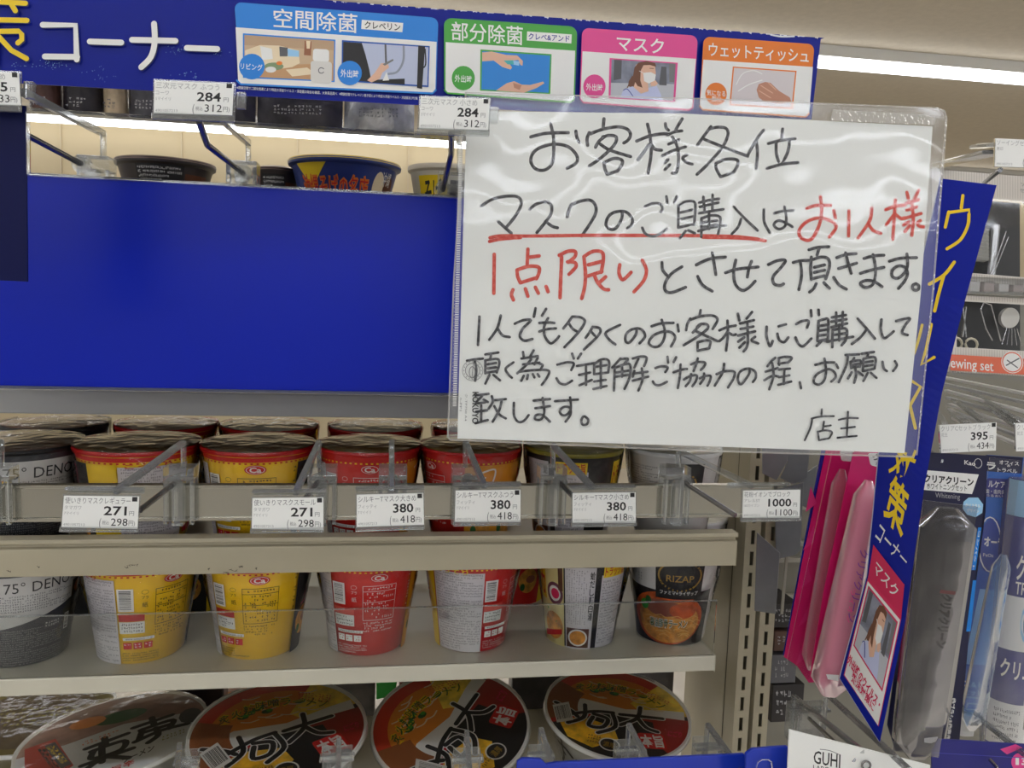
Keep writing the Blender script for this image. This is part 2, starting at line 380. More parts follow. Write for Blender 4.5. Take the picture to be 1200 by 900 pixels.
# lower shelf
YL = .73; zt = P(300, 787, YL).z; zb = P(300, 806, YL).z; xl2 = P(838, 775, YL).x
sh_l = board('pale shelf with a low clear fence, under the lower row of cups', zb)
prof_x([(0, 0), (0, zt - zb), (.28, zt - zb), (.28, 0)], XL, xl2, mat('shelf_paint_light', (200, 196, 178), .3, noise=.03), YL, zb).build('shelf_board', sh_l, bevel=.0012); Z_LOW = zt
# lower shelf clear fence
b = MB(); zf = P(300, 717, YL).z
b.box((XL, YL + .002, zt), (P(846, 700, YL).x - .004, YL + .0035, zf), CLR2)
b.build('shelf_fence', sh_l)
b = MB(); b.box((XL, YL + .0015, zf - .0006), (P(846, 700, YL).x - .004, YL + .004, zf + .0002), CLR); b.build('fence_edge', sh_l)
# shelf brackets at the right end
for zz, yy, so in ((zb, .76, sh_l), (z0, .73, sh_m)):
    bx_ = xm - .006; MB().slab([Vector((bx_, yy, zz - .001)), Vector((bx_, .99, zz - .001)), Vector((bx_, .99, zz - .05)), Vector((bx_, .90, zz - .045)), Vector((bx_, yy + .03, zz - .014))], Vector((.002, 0, 0)), STEEL).build('shelf_bracket', so)
# bottom board (below the frame) the bowls stand on, top board for the upper bowls
Z_BOT = P(722, 832, .83).z - .075
prof_x([(0, 0), (0, .03), (.3, .03), (.3, 0)], XL, xl2, STEEL, .70, Z_BOT - .03).build('shelf_board', board('lowest beige shelf, carrying the big bowl noodles, mostly below the picture', Z_BOT - .03))
Z_UP = P(300, 240, .74).z
prof_x([(0, 0), (0, .02), (.27, .02), (.27, 0)], XL, xs1, STEEL, .74, Z_UP - .02).build('shelf_board', board('topmost beige shelf behind the blue display board, under the edge-on bowls', Z_UP - .02))
# slotted posts: real slots
def post(xc, Y, name, label=None, par=None, z_lo=.9, z_hi=1.44, wd=.0185, phase=0.0):
    b = MB(); x0, x1 = xc - wd / 2, xc + wd / 2; s0, s1 = xc - .0022, xc + .0022; pitch = .0250; sl = .0165
    b.box((x0, Y, z_lo), (s0, Y + .002, z_hi), STEEL); b.box((s1, Y, z_lo), (x1, Y + .002, z_hi), STEEL)
    z = z_lo + phase
    while z < z_hi: b.box((s0, Y, z), (s1, Y + .002, min(z + pitch - sl, z_hi)), STEEL); z += pitch
    b.box((x0, Y + .002, z_lo), (x0 + .0015, Y + .03, z_hi), STEEL); b.box((x1 - .0015, Y + .002, z_lo), (x1, Y + .03, z_hi), STEEL)
    b.box((x0, Y + .028, z_lo), (x1, Y + .03, z_hi), mat('post_inside_shade', (40, 38, 34), .8))  # near-black back sheet: shade behind the slots put into the colour
    return b.build(name, par)
post(P(874, 760, .86).x, .86, 'slotted_post', par=gond)
gond2 = thing('shelving_unit', 'slotted post and grey zinc brackets of the neighbouring shelving at the right', 'shelving', (POSTX + .2, .86, 0))
gond3 = thing('rear_partition', 'grey ribbed back panel of the neighbouring shelving, behind the toothbrush sets', 'panel', (POSTX + .3, 1.0, .3))
post(P(898, 740, .86).x, .86, 'slotted_post', par=gond2, phase=.004)
MB().box((P(909, 740, .90).x, 1.0, .3), (1.6, 1.004, P(1150, 330, 1.0).z), mat('back_panel_right', (128, 124, 112), .6)).build('back_panel', gond3)
for yy in (703, 660, 641, 598): MB().box((P(905, yy, .99).x, .992, P(920, yy, .99).z), (1.6, .999, P(920, yy, .99).z + .006), STEELD).build('panel_rib', gond3)
# dark goods deep in the right unit, low down
m_dk = [mat('carton_dark', (44, 40, 40), .6), mat('carton_brown', (86, 60, 48), .6), mat('carton_grey', (96, 96, 100), .6)]
for i, (x0, y0, x1, y1) in enumerate(((905, 708, 935, 735), (908, 740, 944, 762), (905, 768, 932, 800), (906, 803, 940, 845))):
    a, c = P(x0, y0, .93), P(x1, y1, .93)
    t = thing('carton', ('dark carton deep in the right shelving, topmost beside the slotted post', 'brown carton deep in the right shelving, second from the top beside the post', 'grey carton deep in the right shelving, third from the top beside the post', 'dark carton deep in the right shelving, lowest beside the post')[i], 'carton', (a.x, .96, c.z), 'cartons deep in the right shelving')
    MB().box((a.x, .93, c.z), (c.x, .985, a.z), m_dk[i % 3]).build('carton_body', t, bevel=.001)
    b = MB(); Draw(b, planemap(Vector((0, .93, 0)), Vector((0, -1, 0)))).micro([(x0 + 3, y0 + 5), (x1 - 8, y0 + 5), (x1 - 8, y1 - 5), (x0 + 3, y1 - 5)], 3, 5, LGREY); b.build('print', t)
# zinc brackets of the right unit
bk = [([(893, 520), (924, 520), (923, 540), (910, 563), (893, 555)], .80), ([(924, 515), (950, 515), (946, 560), (930, 568), (914, 560), (923, 542)], .83),
      ([(936, 560), (958, 545), (952, 600), (936, 590)], .86), ([(908, 575), (942, 565), (938, 645), (933, 650), (909, 656)], .85), ([(887, 624), (914, 648), (909, 720), (884, 716)], .81)]
for i, (q, Y) in enumerate(bk):
    MB().slab([P(x, y, Y) for x, y in q], Vector((0.001, .002, 0)), ZINC).build('shelf_bracket', gond2, bevel=.0007)
for x0, Y in ((921, .86), (940, .90)):
    MB().slab([P(x0, 650, Y), P(x0 + 3, 650, Y), P(x0 - 3, 720, Y), P(x0 - 6, 720, Y)], Vector((0, .002, 0)), STEELD).build('upright_edge', gond2)

# ================================================================== chrome bars and the blue panel
def hbar(px0, py0, px1, py1, pyb, Y, label):
    t = thing('display_bar', label, 'metal bar', P(px0, py0, Y))
    a = P(px0, py0, Y); e = P(px1, py1, Y); zb_ = P(px0, pyb, Y).z
    x0, x1 = a.x, e.x
    b = MB(); b.box((x0, Y, zb_ + .003), (x1, Y + .004, a.z - .003), CHROME); b.build('bar_face', t)
    b = MB(); b.box((x0, Y - .0015, a.z - .003), (x1, Y + .006, a.z), CHROME); b.box((x0, Y - .0015, zb_), (x1, Y + .006, zb_ + .003), CHROME); b.build('bar_edge', t, bevel=.0006)
    return a.z, zb_
BZ, BZ0 = hbar(-60, 568, 905, 564, 612, .645, 'polished flat metal bar across the cup noodles, carrying the price hooks')
hbar(-60, 199, 860, 199, 222, .652, 'polished flat metal bar along the top edge of the blue panel')
# blue display panel
t = thing('blue_display_board', 'large empty glossy blue display panel left of the handwritten notice', 'panel', P(300, 455, .636))
m_pan = mat('panel_blue', (6, 32, 168), .3, spec=.22, noise=.04, nscale=3)
zt_ = P(35, 205, .636).z; zb_ = P(35, 453, .636).z
q = [(P(33, 205, .636).x, zt_), (P(868, 300, .636).x, zt_), (P(868, 300, .636).x, zb_), (P(-40, 453, .636).x, zb_), (P(-40, 300, .636).x, P(33, 333, .636).z + 0.0), (P(33, 333, .636).x, P(33, 333, .636).z)]
MB().slab([Vector((x, .634, z)) for x, z in [(P(-40, 205, .636).x, zt_), q[1], q[2], q[3]]], Vector((0, .003, 0)), m_pan).build('panel_sheet', t)
MB().box((P(-40, 205, .636).x, .632, zt_ - .001), (q[1][0], .640, zt_ + .0012), CLR).build('top_channel', t)
MB().box((q[3][0], .631, zb_ - .0012), (q[1][0], .640, zb_ + .0008), mat('panel_trim', (70, 74, 96), .4)).build('bottom_trim', t)
# narrow blue flap hanging nearer at the far left
t = thing('blue_flap', 'dark blue hanging card at the left edge, below the cut-off price tag', 'card', P(0, 330, .50))
q = [P(-70, 118, .50), P(30, 124, .50), P(32, 330, .50), P(-70, 326, .50)]
MB().slab(q, Vector((0, .0015, 0)), mat('flap_navy', (8, 14, 66), .45, spec=.15)).build('card_sheet', t)
MB().slab([P(30, 131, .499), P(35, 132, .499), P(35, 204, .499), P(31, 204, .499)], Vector((0, .001, 0)), CLR).build('clear_edge', t)

# ================================================================== header board
HA = Vector((-.101, .568, 1.45 + .185)); HB = Vector((.317, .605, 1.45 + .203)); HC = Vector((.319, .609, 1.45 + .152))
hn = (HB - HA).cross(HC - HB).normalized()
if hn.y > 0: hn = -hn
HP = lambda x, y: on_plane(x, y, HA, hn)
t = thing('header_board', 'long glossy blue cardboard header board with white and yellow lettering along the top', 'sign', HP(600, 125))
outline = [(-60, -40), (300, -12)]
x = 382.0; top = lambda x: (x - 382) * 44 / 580.0
outline.append((382, 0))
while x < 950:      # torn perforation nicks
    st = rnd.uniform(14, 26); x += st; outline += [(x, top(x)), (x + 2, top(x) + 1.6), (x + 5, top(x + 5) + .4)]; x += 5
outline += [(962, 44), (951, 140), (620, 130), (280, 112), (30, 98), (-60, 92)]
b = MB(); b.slab([HP(*p) for p in outline], -hn * .0012, mat('board_blue', (10, 28, 138), .3, spec=.16, bump=.25, bscale=14)); b.build('board', t)
b = MB(); d = Draw(b, planemap(HA, hn)); torn = mat('torn_card', (225, 226, 232), .8)
x = 390.0
while x < 955:
    wv = rnd.uniform(3, 9); y = top(x)
    d.poly([(x, y + .2), (x + wv, top(x + wv) + .2), (x + wv - .8, y + rnd.uniform(1.0, 2.6) + .4), (x + wv * .4, y + rnd.uniform(.8, 1.6)), (x + .6, y + 1.6)], torn); x += rnd.uniform(9, 24)
d.stroke([(903, top(903) + 1.4), (915, top(915) + 2.5), (930, top(930) + 1.2)], 2.0, torn)
for cx_, cy_, n_ in ((62, 76, 40), (207, 58, 22), (255, 62, 12), (222, 88, 14), (113, 82, 10), (122, 92, 10), (28, 78, 14)):   # rubbed flecks
    for _ in range(n_): px_, py_ = rnd.gauss(cx_, 8), rnd.gauss(cy_ , 2.5); d.rect(px_, py_, px_ + rnd.uniform(.3, .9), py_ + rnd.uniform(.3, .8), LBLUE)
d.view(0, 0, 4)
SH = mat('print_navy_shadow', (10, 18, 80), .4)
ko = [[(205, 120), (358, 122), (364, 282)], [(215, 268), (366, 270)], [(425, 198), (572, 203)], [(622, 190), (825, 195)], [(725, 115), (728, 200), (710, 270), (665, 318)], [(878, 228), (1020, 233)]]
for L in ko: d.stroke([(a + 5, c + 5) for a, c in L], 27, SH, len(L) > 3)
for L in ko: d.stroke(L, 27, WHITE, len(L) > 3)
yk = [[(-20, 12), (125, 20)], [(60, 25), (78, 55)], [(-60, 96), (132, 100)], [(-60, 152), (95, 150), (108, 165), (108, 190), (90, 205)], [(0, 175), (60, 240), (130, 278)], [(-14, 100), (-14, 290)], [(-30, 12), (-70, 60)]]
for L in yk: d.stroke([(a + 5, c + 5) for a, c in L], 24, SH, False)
for L in yk: d.stroke(L, 24, YEL, False)
# --- card 1 (view 260,0 x4)
d.view(260, 0, 4)
cardq = [(60, 14), (1012, 88), (1002, 445), (88, 402)]
d.rquad(cardq, SKY, .035, 2.5); d.poly([(66, 132), (1004, 200), (998, 430), (985, 440), (95, 398), (78, 385)], WHITE)
d.stroke([(72, 380), (90, 398), (985, 440), (1000, 425)], 9, SKY, False)
d.line('空間除菌', 243, 48, 634, 75, 84, WHITE, .008); d.poly([(655, 97), (848, 112), (844, 155), (652, 140)], WHITE); d.line('クレベリン', 668, 104, 835, 116, 34, BLACK, .015)
d.poly([(100, 160), (532, 190), (528, 388), (100, 368)], SKY); d.poly([(107, 168), (526, 196), (522, 382), (107, 362)], BEIGE)
d.poly([(107, 168), (526, 196), (526, 240), (107, 215)], mat('print_tan', (186, 156, 124), .5)); d.poly([(107, 315), (522, 300), (522, 382), (107, 362)], mat('print_floor', (196, 152, 108), .5))
d.poly([(110, 240), (180, 215), (270, 218), (360, 240), (365, 300), (330, 318), (250, 330), (200, 310), (112, 300)], CREAM)
d.poly([(180, 220), (235, 232), (240, 280), (190, 285)], WHITE); d.poly([(270, 222), (310, 228), (308, 268), (272, 268)], MGREY); d.poly([(308, 232), (362, 242), (362, 270), (310, 268)], LBLUE)
d.poly([(388, 195), (420, 198), (418, 265), (385, 262)], mat('print_lampwood', (150, 96, 66), .5)); d.poly([(395, 195), (415, 196), (412, 232), (398, 232)], CREAM)
d.poly([(300, 330), (400, 320), (440, 350), (330, 362)], CREAM); d.disc(245, 315, 45, 18, mat('print_sage', (130, 150, 110), .5)); d.disc(230, 330, 25, 14, WHITE); d.disc(270, 300, 14, 9, ORG)
d.rquad([(428, 232), (502, 236), (502, 296), (426, 290)], WHITE, .2); d.rquad([(416, 288), (516, 294), (514, 395), (416, 388)], mat('print_bottle', (214, 212, 206), .5), .15); d.ring(466, 334, 13, 13, 4, MGREY); d.rect(476, 328, 486, 340, mat('print_bottle', (214, 212, 206), .5))
d.disc(142, 316, 60, 60, SKY); d.line('リビング', 90, 300, 192, 308, 28, WHITE, .01)
d.poly([(562, 192), (972, 220), (966, 412), (560, 384)], DBLUE); d.poly([(568, 200), (966, 226), (960, 404), (566, 378)], mat('print_train', (184, 192, 216), .5))
d.poly([(568, 200), (655, 206), (672, 260), (690, 330), (700, 388), (566, 378)], BLACK); d.stroke([(765, 215), (768, 300)], 9, MGREY, False); d.stroke([(850, 222), (848, 290), (820, 340), (780, 350)], 10, mat('print_rail', (140, 146, 160), .4)); d.poly([(700, 378), (855, 372), (855, 400), (700, 390)], BLACK)
d.poly([(680, 380), (715, 345), (745, 300), (775, 300), (782, 320), (750, 345), (740, 372), (700, 390)], SKIN); d.poly([(752, 305), (800, 280), (803, 288), (762, 312)], GREY); d.poly([(770, 340), (782, 380), (752, 382)], WHITE)
d.poly([(918, 218), (950, 222), (936, 420), (912, 416)], BLACK); d.stroke([(950, 235), (953, 300), (945, 320)], 6, BLACK)
d.disc(598, 346, 57, 57, SKY); d.line('外出時', 556, 330, 640, 336, 34, WHITE, .01)
d.line('※閉鎖空間で二酸化塩素により特定の浮遊ウイルス・浮遊菌の除去を確認。大幸薬品調べ', 72, 407, 540, 436, 14, WHITE); d.line('※閉鎖空間でクレベリン置き型により特定の浮遊ウイルス・浮遊菌及び付着', 550, 437, 915, 458, 13, WHITE)
# --- card 2 (view 500,0 x4)
d.view(500, 0, 4)
d.rquad([(78, 88), (700, 130), (688, 488), (78, 442)], GRN, .06, 1.7); d.poly([(86, 202), (690, 242), (682, 470), (670, 478), (95, 436), (85, 425)], WHITE); d.stroke([(80, 425), (95, 440), (668, 482), (685, 468)], 8, GRN, False)
d.line('部分除菌', 112, 110, 446, 134, 82, WHITE, .008); d.poly([(466, 152), (674, 166), (672, 208), (464, 194)], WHITE); d.line('クレベ&アンド', 472, 160, 664, 172, 30, BLUE, .015)
d.poly([(248, 236), (580, 258), (574, 444), (246, 428)], GRN); d.poly([(256, 244), (573, 265), (566, 438), (253, 422)], mat('print_sea', (30, 132, 214), .4))
d.poly([(256, 250), (300, 246), (370, 262), (420, 264), (446, 290), (444, 312), (434, 308), (425, 285), (372, 290), (396, 320), (388, 330), (350, 318), (310, 288), (256, 292)], SKIN)
d.poly([(400, 288), (430, 292), (428, 312), (396, 306)], LBLUE); d.poly([(356, 288), (400, 286), (404, 306), (375, 306)], mat('print_aqua', (70, 180, 180), .4))
d.poly([(320, 428), (370, 394), (405, 384), (440, 400), (480, 402), (540, 386), (546, 394), (510, 416), (450, 438), (400, 434)], SKIN); d.poly([(400, 392), (440, 404), (430, 425), (405, 415)], SKIN2)
d.disc(168, 370, 54, 57, GRN); d.line('外出時', 128, 355, 208, 361, 32, WHITE, .01)
# --- card 3
d.rquad([(722, 135), (1262, 172), (1240, 525), (710, 482)], PINK, .06, 1.6); d.poly([(724, 245), (1253, 280), (1236, 505), (1222, 514), (728, 480), (715, 465)], WHITE); d.stroke([(714, 465), (728, 484), (1224, 518), (1240, 505)], 7, PINK, False)
d.line('マスク', 884, 172, 1104, 190, 70, WHITE, .01)
def woman(d, fr, fm):      # masked passer-by, drawn in a unit frame
    d.quad(fr, fm); g = lambda u, v: d.bil(fr, .03 + u * .94, .03 + v * .94); pl = lambda pts, m: d.poly([g(*p) for p in pts], m)
    pl([(0, 0), (1, 0), (1, 1), (0, 1)], STREET); pl([(0, .62), (1, .55), (1, 1), (0, 1)], mat('print_pavement', (186, 188, 194), .5))
    pl([(.04, 0), (.16, 0), (.16, .5), (.04, .55)], MGREY); pl([(.78, .1), (.86, .1), (.88, .6), (.76, .6)], MGREY); pl([(.9, 0), (1, 0), (1, .5), (.92, .5)], GREY)
    pl([(.28, .55), (.33, .40), (.40, .42), (.42, .62), (.36, .72), (.27, .68)], HAIR)
    pl([(.15, 1), (.2, .78), (.34, .68), (.5, .74), (.62, .68), (.72, .62), (.8, .85), (.82, 1)], LAV)
    pl([(.40, .45), (.58, .5), (.6, .78), (.48, .86), (.36, .7)], SKIN); pl([(.38, .1), (.55, .0), (.68, .08), (.7, .3), (.62, .55), (.48, .55), (.38, .4)], SKIN)
    pl([(.36, .18), (.42, .04), (.55, -.02), (.68, .02), (.7, .12), (.6, .08), (.5, .1), (.46, .25), (.46, .5), (.5, .7), (.42, .66), (.34, .45)], HAIR); d.strokes([[g(.36, .5), g(.3, .6), g(.26, .72)]], 5 * d.sc / 4, HAIR)
    pl([(.50, .30), (.62, .27), (.70, .33), (.69, .5), (.6, .58), (.52, .52)], WHITE); d.stroke([g(.60, .17), g(.66, .17)], 3 * d.sc / 4, HAIR); d.stroke([g(.52, .32), g(.44, .26)], 2 * d.sc / 4, WHITE)
    d.stroke([g(.2, .8), g(.26, .76), g(.36, .95)], 3.5 * d.sc / 4, BLUE); pl([(.62, .55), (.70, .48), (.74, .56), (.7, .64), (.63, .64)], SKIN)
woman(d, [(850, 276), (1168, 298), (1156, 482), (845, 464)], PINK)
d.disc(779, 409, 52, 56, PINK); d.line('外出時', 740, 395, 818, 401, 32, WHITE, .01)
# --- card 4 (view 750,0 x4)
d.view(750, 0, 4)
d.rquad([(288, 176), (806, 212), (776, 552), (268, 518)], ORG, .06, 1.6); d.poly([(287, 284), (798, 318), (780, 535), (762, 548), (284, 514), (270, 500)], WHITE); d.stroke([(270, 500), (284, 517), (764, 551), (780, 535)], 7, ORG, False)
d.line('ウェットティッシュ', 312, 206, 778, 238, 62, WHITE, .01)
d.poly([(424, 316), (722, 336), (704, 514), (408, 496)], ORG); d.poly([(430, 322), (715, 342), (698, 508), (415, 490)], mat('print_tissue', (212, 204, 204), .6)); d.stroke([(440, 400), (470, 350), (520, 335), (560, 350)], 4, WHITE); d.stroke([(450, 430), (500, 400), (560, 380)], 5, WHITE)
d.poly([(535, 425), (545, 398), (575, 388), (600, 392), (640, 430), (690, 460), (697, 480), (640, 490), (570, 480), (545, 460)], SKIN2); d.stroke([(555, 405), (610, 440)], 4, SKIN); d.stroke([(548, 430), (600, 462)], 4, SKIN); d.stroke([(590, 392), (625, 425)], 4, SKIN)
d.disc(346, 444, 50, 53, ORG); d.line('気になる', 302, 424, 390, 432, 26, WHITE, .01); d.line('部分', 326, 454, 370, 458, 24, WHITE, .01)
d.view(500, 0, 4); d.line('※全てのウイルスを除去できるわけではありません。  ※マスクは感染を完全に防ぐものではありません。', 305, 480, 720, 510, 12, LBLUE)
b.build('printed_cards', t)

# ================================================================== price hooks
GH = 'price hooks on the metal bars'
def card_text(d, W, H, name, maker, note, price, tax, sq=True, faint=False):
    g1 = LGREY if faint else GREY
    d.view(0, 0, 1); d.line(name, W * .02, H * .05, W * min(.89, .08 * len(name) + .02), H * .05, H * .19, g1)
    d.line(maker, W * .02, H * .30, W * (.02 + .055 * len(maker)), H * .30, H * .13, LGREY); d.line(note, W * .02, H * .49, W * (.02 + .038 * len(note)), H * .49, H * .11, LGREY)
    d.line('4901057213', W * .02, H * .86, W * .30, H * .86, H * .08, LGREY)
    wp = .10 * len(price)
    d.line(price, W * (.84 - wp), H * .31, W * .845, H * .31, H * .27, BLACK, .02); d.line('円', W * .88, H * .45, W * .945, H * .45, H * .14, GREY)
    tx0 = .86 - .072 * len(tax); d.line('(', W * (tx0 - .155), H * .68, W * (tx0 - .13), H * .68, H * .25, GREY); d.line('税込', W * (tx0 - .115), H * .76, W * (tx0 - .025), H * .76, H * .12, GREY)
    d.line(tax, W * (.86 - .072 * len(tax)), H * .68, W * .865, H * .68, H * .23, BLACK); d.line('円)', W * .88, H * .74, W * .965, H * .74, H * .16, GREY)
    if sq: d.rect(W * .91, H * .01, W * .98, H * .15, BLACK)
def price_hook(label, tq, Yt, clip, armtop, armend, rod, txt, Yb=.643, cat='price hook', side=0.0, sq=True, faint=False, flange=True, clip_h=(546, 612), wclip=.022):
    cx_ = clip; base = P(cx_, (clip_h[0] + clip_h[1]) / 2, Yb)
    t = thing('price_hook', label, cat, base, GH)
    # clip block gripping the bar: two side cheeks, a top bridge and a front tongue
    zt_, zb_ = P(cx_, clip_h[0], Yb).z, P(cx_, clip_h[1], Yb).z; x = base.x; hw = wclip / 2
    b = MB(); b.box((x - hw, Yb - .008, zt_ - .010), (x + hw, Yb + .010, zt_), CLR); b.box((x - hw, Yb - .008, zb_), (x - hw + .003, Yb - .003, zt_ - .01), CLR)
    b.box((x + hw - .003, Yb - .008, zb_), (x + hw, Yb - .003, zt_ - .01), CLR); b.box((x - .004, Yb - .012, zb_), (x + .004, Yb - .003, zt_ - .01), CLR)
    b.box((x - hw, Yb + .006, zt_ - .022), (x + hw, Yb + .010, zt_ - .01), CLR); b.build('clip', t, bevel=.0005)
    if rod:
        b = MB(); n = len(rod); pts = [P(rx, ry, Yb - .006 + (Yt + .012 - Yb + .006) * (i / (n - 1))) for i, (rx, ry) in enumerate(rod)]
        if n == 2: b.tube(pts, .0021, ROD, 10)
        else: b.tube([pts[0], pts[0].lerp(pts[1], .85), pts[1], pts[1].lerp(pts[2], .15), pts[2]], .0021, ROD, 10)
        b.tube([pts[0] + Vector((0, -.001, 0)), pts[0] + Vector((0, .004, 0))], .0065, CLR, 14); b.build('rod', t, smooth=True)
    ta = [P(armtop[0], armtop[1], Yb - .002)]; b = MB()
    ex = P(armend[0], armend[1], Yt + .004)
    b.bar(P(clip + (armtop[0] - clip), clip_h[0] + 2, Yb - .002), ta[0], .0045, .0035, CLR); b.bar(ta[0] + Vector((0, 0, -.001)), ex, .0042, .0045, CLR); b.build('arm', t, bevel=.0007)
    q = [P(x_, y_, Yt) for x_, y_ in tq]; up_ = (q[0] - q[3]).normalized(); rt = (q[1] - q[0]).normalized(); nb = rt.cross(up_); nb = -nb if nb.dot(EYE - q[0]) < 0 else nb
    h = (q[0] - q[3]).length; W_ = (q[1] - q[0]).length
    b = MB(); f = lambda u, v, l: q[3] + rt * u + up_ * v + nb * l
    b.slab([f(-.001, -.002, -.001), f(W_ + .001, -.002, -.001), f(W_ + .001, h + .001, -.001), f(-.001, h + .001, -.001)], -nb * .001, CLR)
    b.slab([f(-.001, -.003, .001), f(W_ + .001, -.003, .001), f(W_ + .001, .0005, .001), f(-.001, .0005, .001)], -nb * .003, CLR)
    if flange: b.slab([f(-.001 + side, h + .003, -.002), f(W_ + .001 + side, h + .003, -.002), f(W_ + .001 + side, h + .0045, -.002), f(-.001 + side, h + .0045, -.002)], -nb * .007, CLR)
    if not flange: b.slab([f(W_ + .001, h * .3, -.003), f(W_ + .006, h * .3, -.003), f(W_ + .006, h * .8, -.003), f(W_ + .001, h * .8, -.003)], -nb * .004, CLR)
    else: b.slab([f(side - .001, h, -.0085), f(W_ + side + .001, h, -.0085), f(W_ + side + .001, h + .004, -.0085), f(side - .001, h + .004, -.0085)], -nb * .0008, CLR)
    hold = b.build('card_holder', t, bevel=.0003)
    b = MB(); b.slab(q, -nb * .0004, PAPER); d = Draw(b, quadmap(q, 100, 100 * h / W_)); card_text(d, 100, 100 * h / W_, *txt, sq=sq, faint=faint); b.build('price_card', hold)
    return t
M1 = ('使いきりマスクレギュラー', 'タマガワ', '7マイイリ', '271', '298')
price_hook('clear price hook for the 271 yen regular masks, far left on the middle bar', [(75, 581), (163, 582), (161, 620), (72, 618)], .560, 212, (215, 517), (135, 576), [(204, 567), (164, 598)], M1)
price_hook('clear price hook for the 271 yen small masks, second tag on the middle bar', [(296, 584), (379, 583), (379, 621), (295, 620)], .572, 378, (374, 517), (346, 578), [(372, 565), (352, 592)], ('使いきりマスクスモール', 'タマガワ', '7マイイリ', '271', '298'))
price_hook('clear price hook for the 380 yen large silky masks', [(418, 580), (496, 578), (497, 615), (418, 618)], .580, 460, (459, 516), (459, 574), [(460, 566), (459, 592)], ('シルキーTマスク大きめ', 'フィッティ', '7マイイリ', '380', '418'))
price_hook('clear price hook for the 380 yen regular-size silky masks', [(534, 575), (610, 574), (610, 612), (533, 612)], .580, 545, (545, 516), (568, 570), [(549, 565), (561, 590)], ('シルキーTマスクふつう', 'フィッティ', '7マイイリ', '380', '418'))
price_hook('clear price hook for the 380 yen smaller silky masks', [(671, 578), (745, 577), (745, 613), (671, 613)], .580, 646, (648, 520), (695, 572), [(656, 566), (682, 592)], ('シルキーTマスク小さめ', 'フィッティ', '7マイイリ', '380', '418'))
price_hook('clear price hook for the 1000 yen pollen blocker, right end of the middle bar', [(871, 575), (938, 574), (937, 607), (870, 607)], .580, 790, (795, 527), (882, 570), [(803, 566), (862, 604)], ('花粉イオンでブロック', 'アレルST', '160カイブン', '1000', '1100'), side=-.008, sq=False)
price_hook('clear price hook whose tag is cut off at the left edge of the middle bar', [(-130, 584), (-42, 584), (-44, 622), (-133, 620)], .560, -2, (1, 516), (-80, 578), [(-8, 567), (-60, 600)], ('使いきりマスクレギュラー', 'タマガワ', '7マイイリ', '298', '327'))
price_hook('clear price hook for the 284 yen regular masks, tag over the header board', [(181, 94), (274, 98), (272, 135), (180, 133)], .492, 285, (291, 166), (262, 141), [(285, 203), (243, 170), (233, 141)], ('三次元マスク ふつう', 'コーワ', '5マイイリ', '284', '312'), Yb=.648, flange=False, clip_h=(190, 216), faint=True, side=.006)
price_hook('clear price hook for the 284 yen smaller masks, tag overlapping the notice', [(493, 113), (574, 116), (572, 153), (491, 151)], .485, 530, (538, 165), (536, 154), [(519, 222), (529, 180), (529, 157)], ('三次元マスク 小さめ', 'コーワ', '5マイイリ', '284', '312'), Yb=.648, flange=False, clip_h=(203, 228), faint=True)
price_hook('clear price hook with a tag cut off by the top left corner of the picture', [(-68, 81), (22, 85), (24, 124), (-68, 121)], .490, 113, (121, 155), (27, 108), [(95, 192), (10, 147), (2, 128)], ('三次元マスク 大きめ', 'コーワ', '5マイイリ', '395', '433'), Yb=.648, flange=False, clip_h=(184, 210), faint=True, side=.008)

# ================================================================== cups
def facing(c): return math.atan2(-c.x, c.y)   # turn about z that brings local -Y round to the camera
def rotm(c, rot, k=1.0): return Matrix.Translation(c) @ Matrix.Rotation(facing(c) * 1.0 + math.radians(rot), 4, 'Z') @ Matrix.Diagonal((k, k, 1, 1))
HC_ = .0945; RT = .0520; RB = .0385
def cupmap(mw, r0, r1, h, z0=.0):
    def f(s, t_, l):
        a = math.radians(s); t2 = 1 - t_ ; r = r0 + (r1 - r0) * t2 + l + .0002
        return mw @ Vector((r * math.sin(a), -r * math.cos(a), z0 + h * t2))
    return f
def lidm(name, c1, c2): return mat(name, c1, .3, metal=.25, bump=.8, bscale=60, noise=.4, nscale=34)
LIDM = {'b': lidm('lid_foil_brown', (176, 136, 114), 0), 'o': lidm('lid_foil_olive', (176, 150, 96), 0), 's': lidm('lid_foil_silver', (240, 238, 228), 0), 'y': lidm('lid_foil_yellow', (206, 168, 84), 0), 'g': lidm('lid_foil_lime', (180, 180, 70), 0)}
def cup_shell(t, body, rim, lid):
    mw = world_of(t); tr = lambda b: setattr(b, 'v', [mw @ v for v in b.v]) or b
    b = MB(); b.lathe([(0, .0), (RB - .002, .0), (RB, .002), (RT - .001, HC_ - .004), (RT - .001, HC_ - .002)], body, 80); tr(b).build('cup_body', t, smooth=True)
    b = MB(); b.lathe([(RT - .001, HC_ - .0035), (RT + .0015, HC_ - .003), (RT + .0022, HC_ - .001), (RT + .0015, HC_ + .0008), (RT, HC_ + .001)], rim); tr(b).build('rim', t, smooth=True)
    b = MB(); b.lathe([(0, HC_ + .0012), (.02, HC_ + .0014), (.04, HC_ + .0008), (RT, HC_ + .0009), (RT + .001, HC_ - .001)], lid, wob=lambda a, i: .01 * math.sin(5 * a) if i < 3 else 0); tr(b).build('lid', t, smooth=True)
    b = MB(); b.lathe([(RB + .001, .001), (RB + .0035, .02), (RT + .0005, .070), (RT + .0032, HC_ - .001), (RT + .0022, HC_ + .003), (RT - .006, HC_ + .0042), (.02, HC_ + .0045), (0, HC_ + .004)], FILM, 40, wob=lambda a, i: .010 * math.sin(3 * a + i * 2) * (i in (1, 2, 3))); tr(b).build('shrink_film', t, smooth=True)
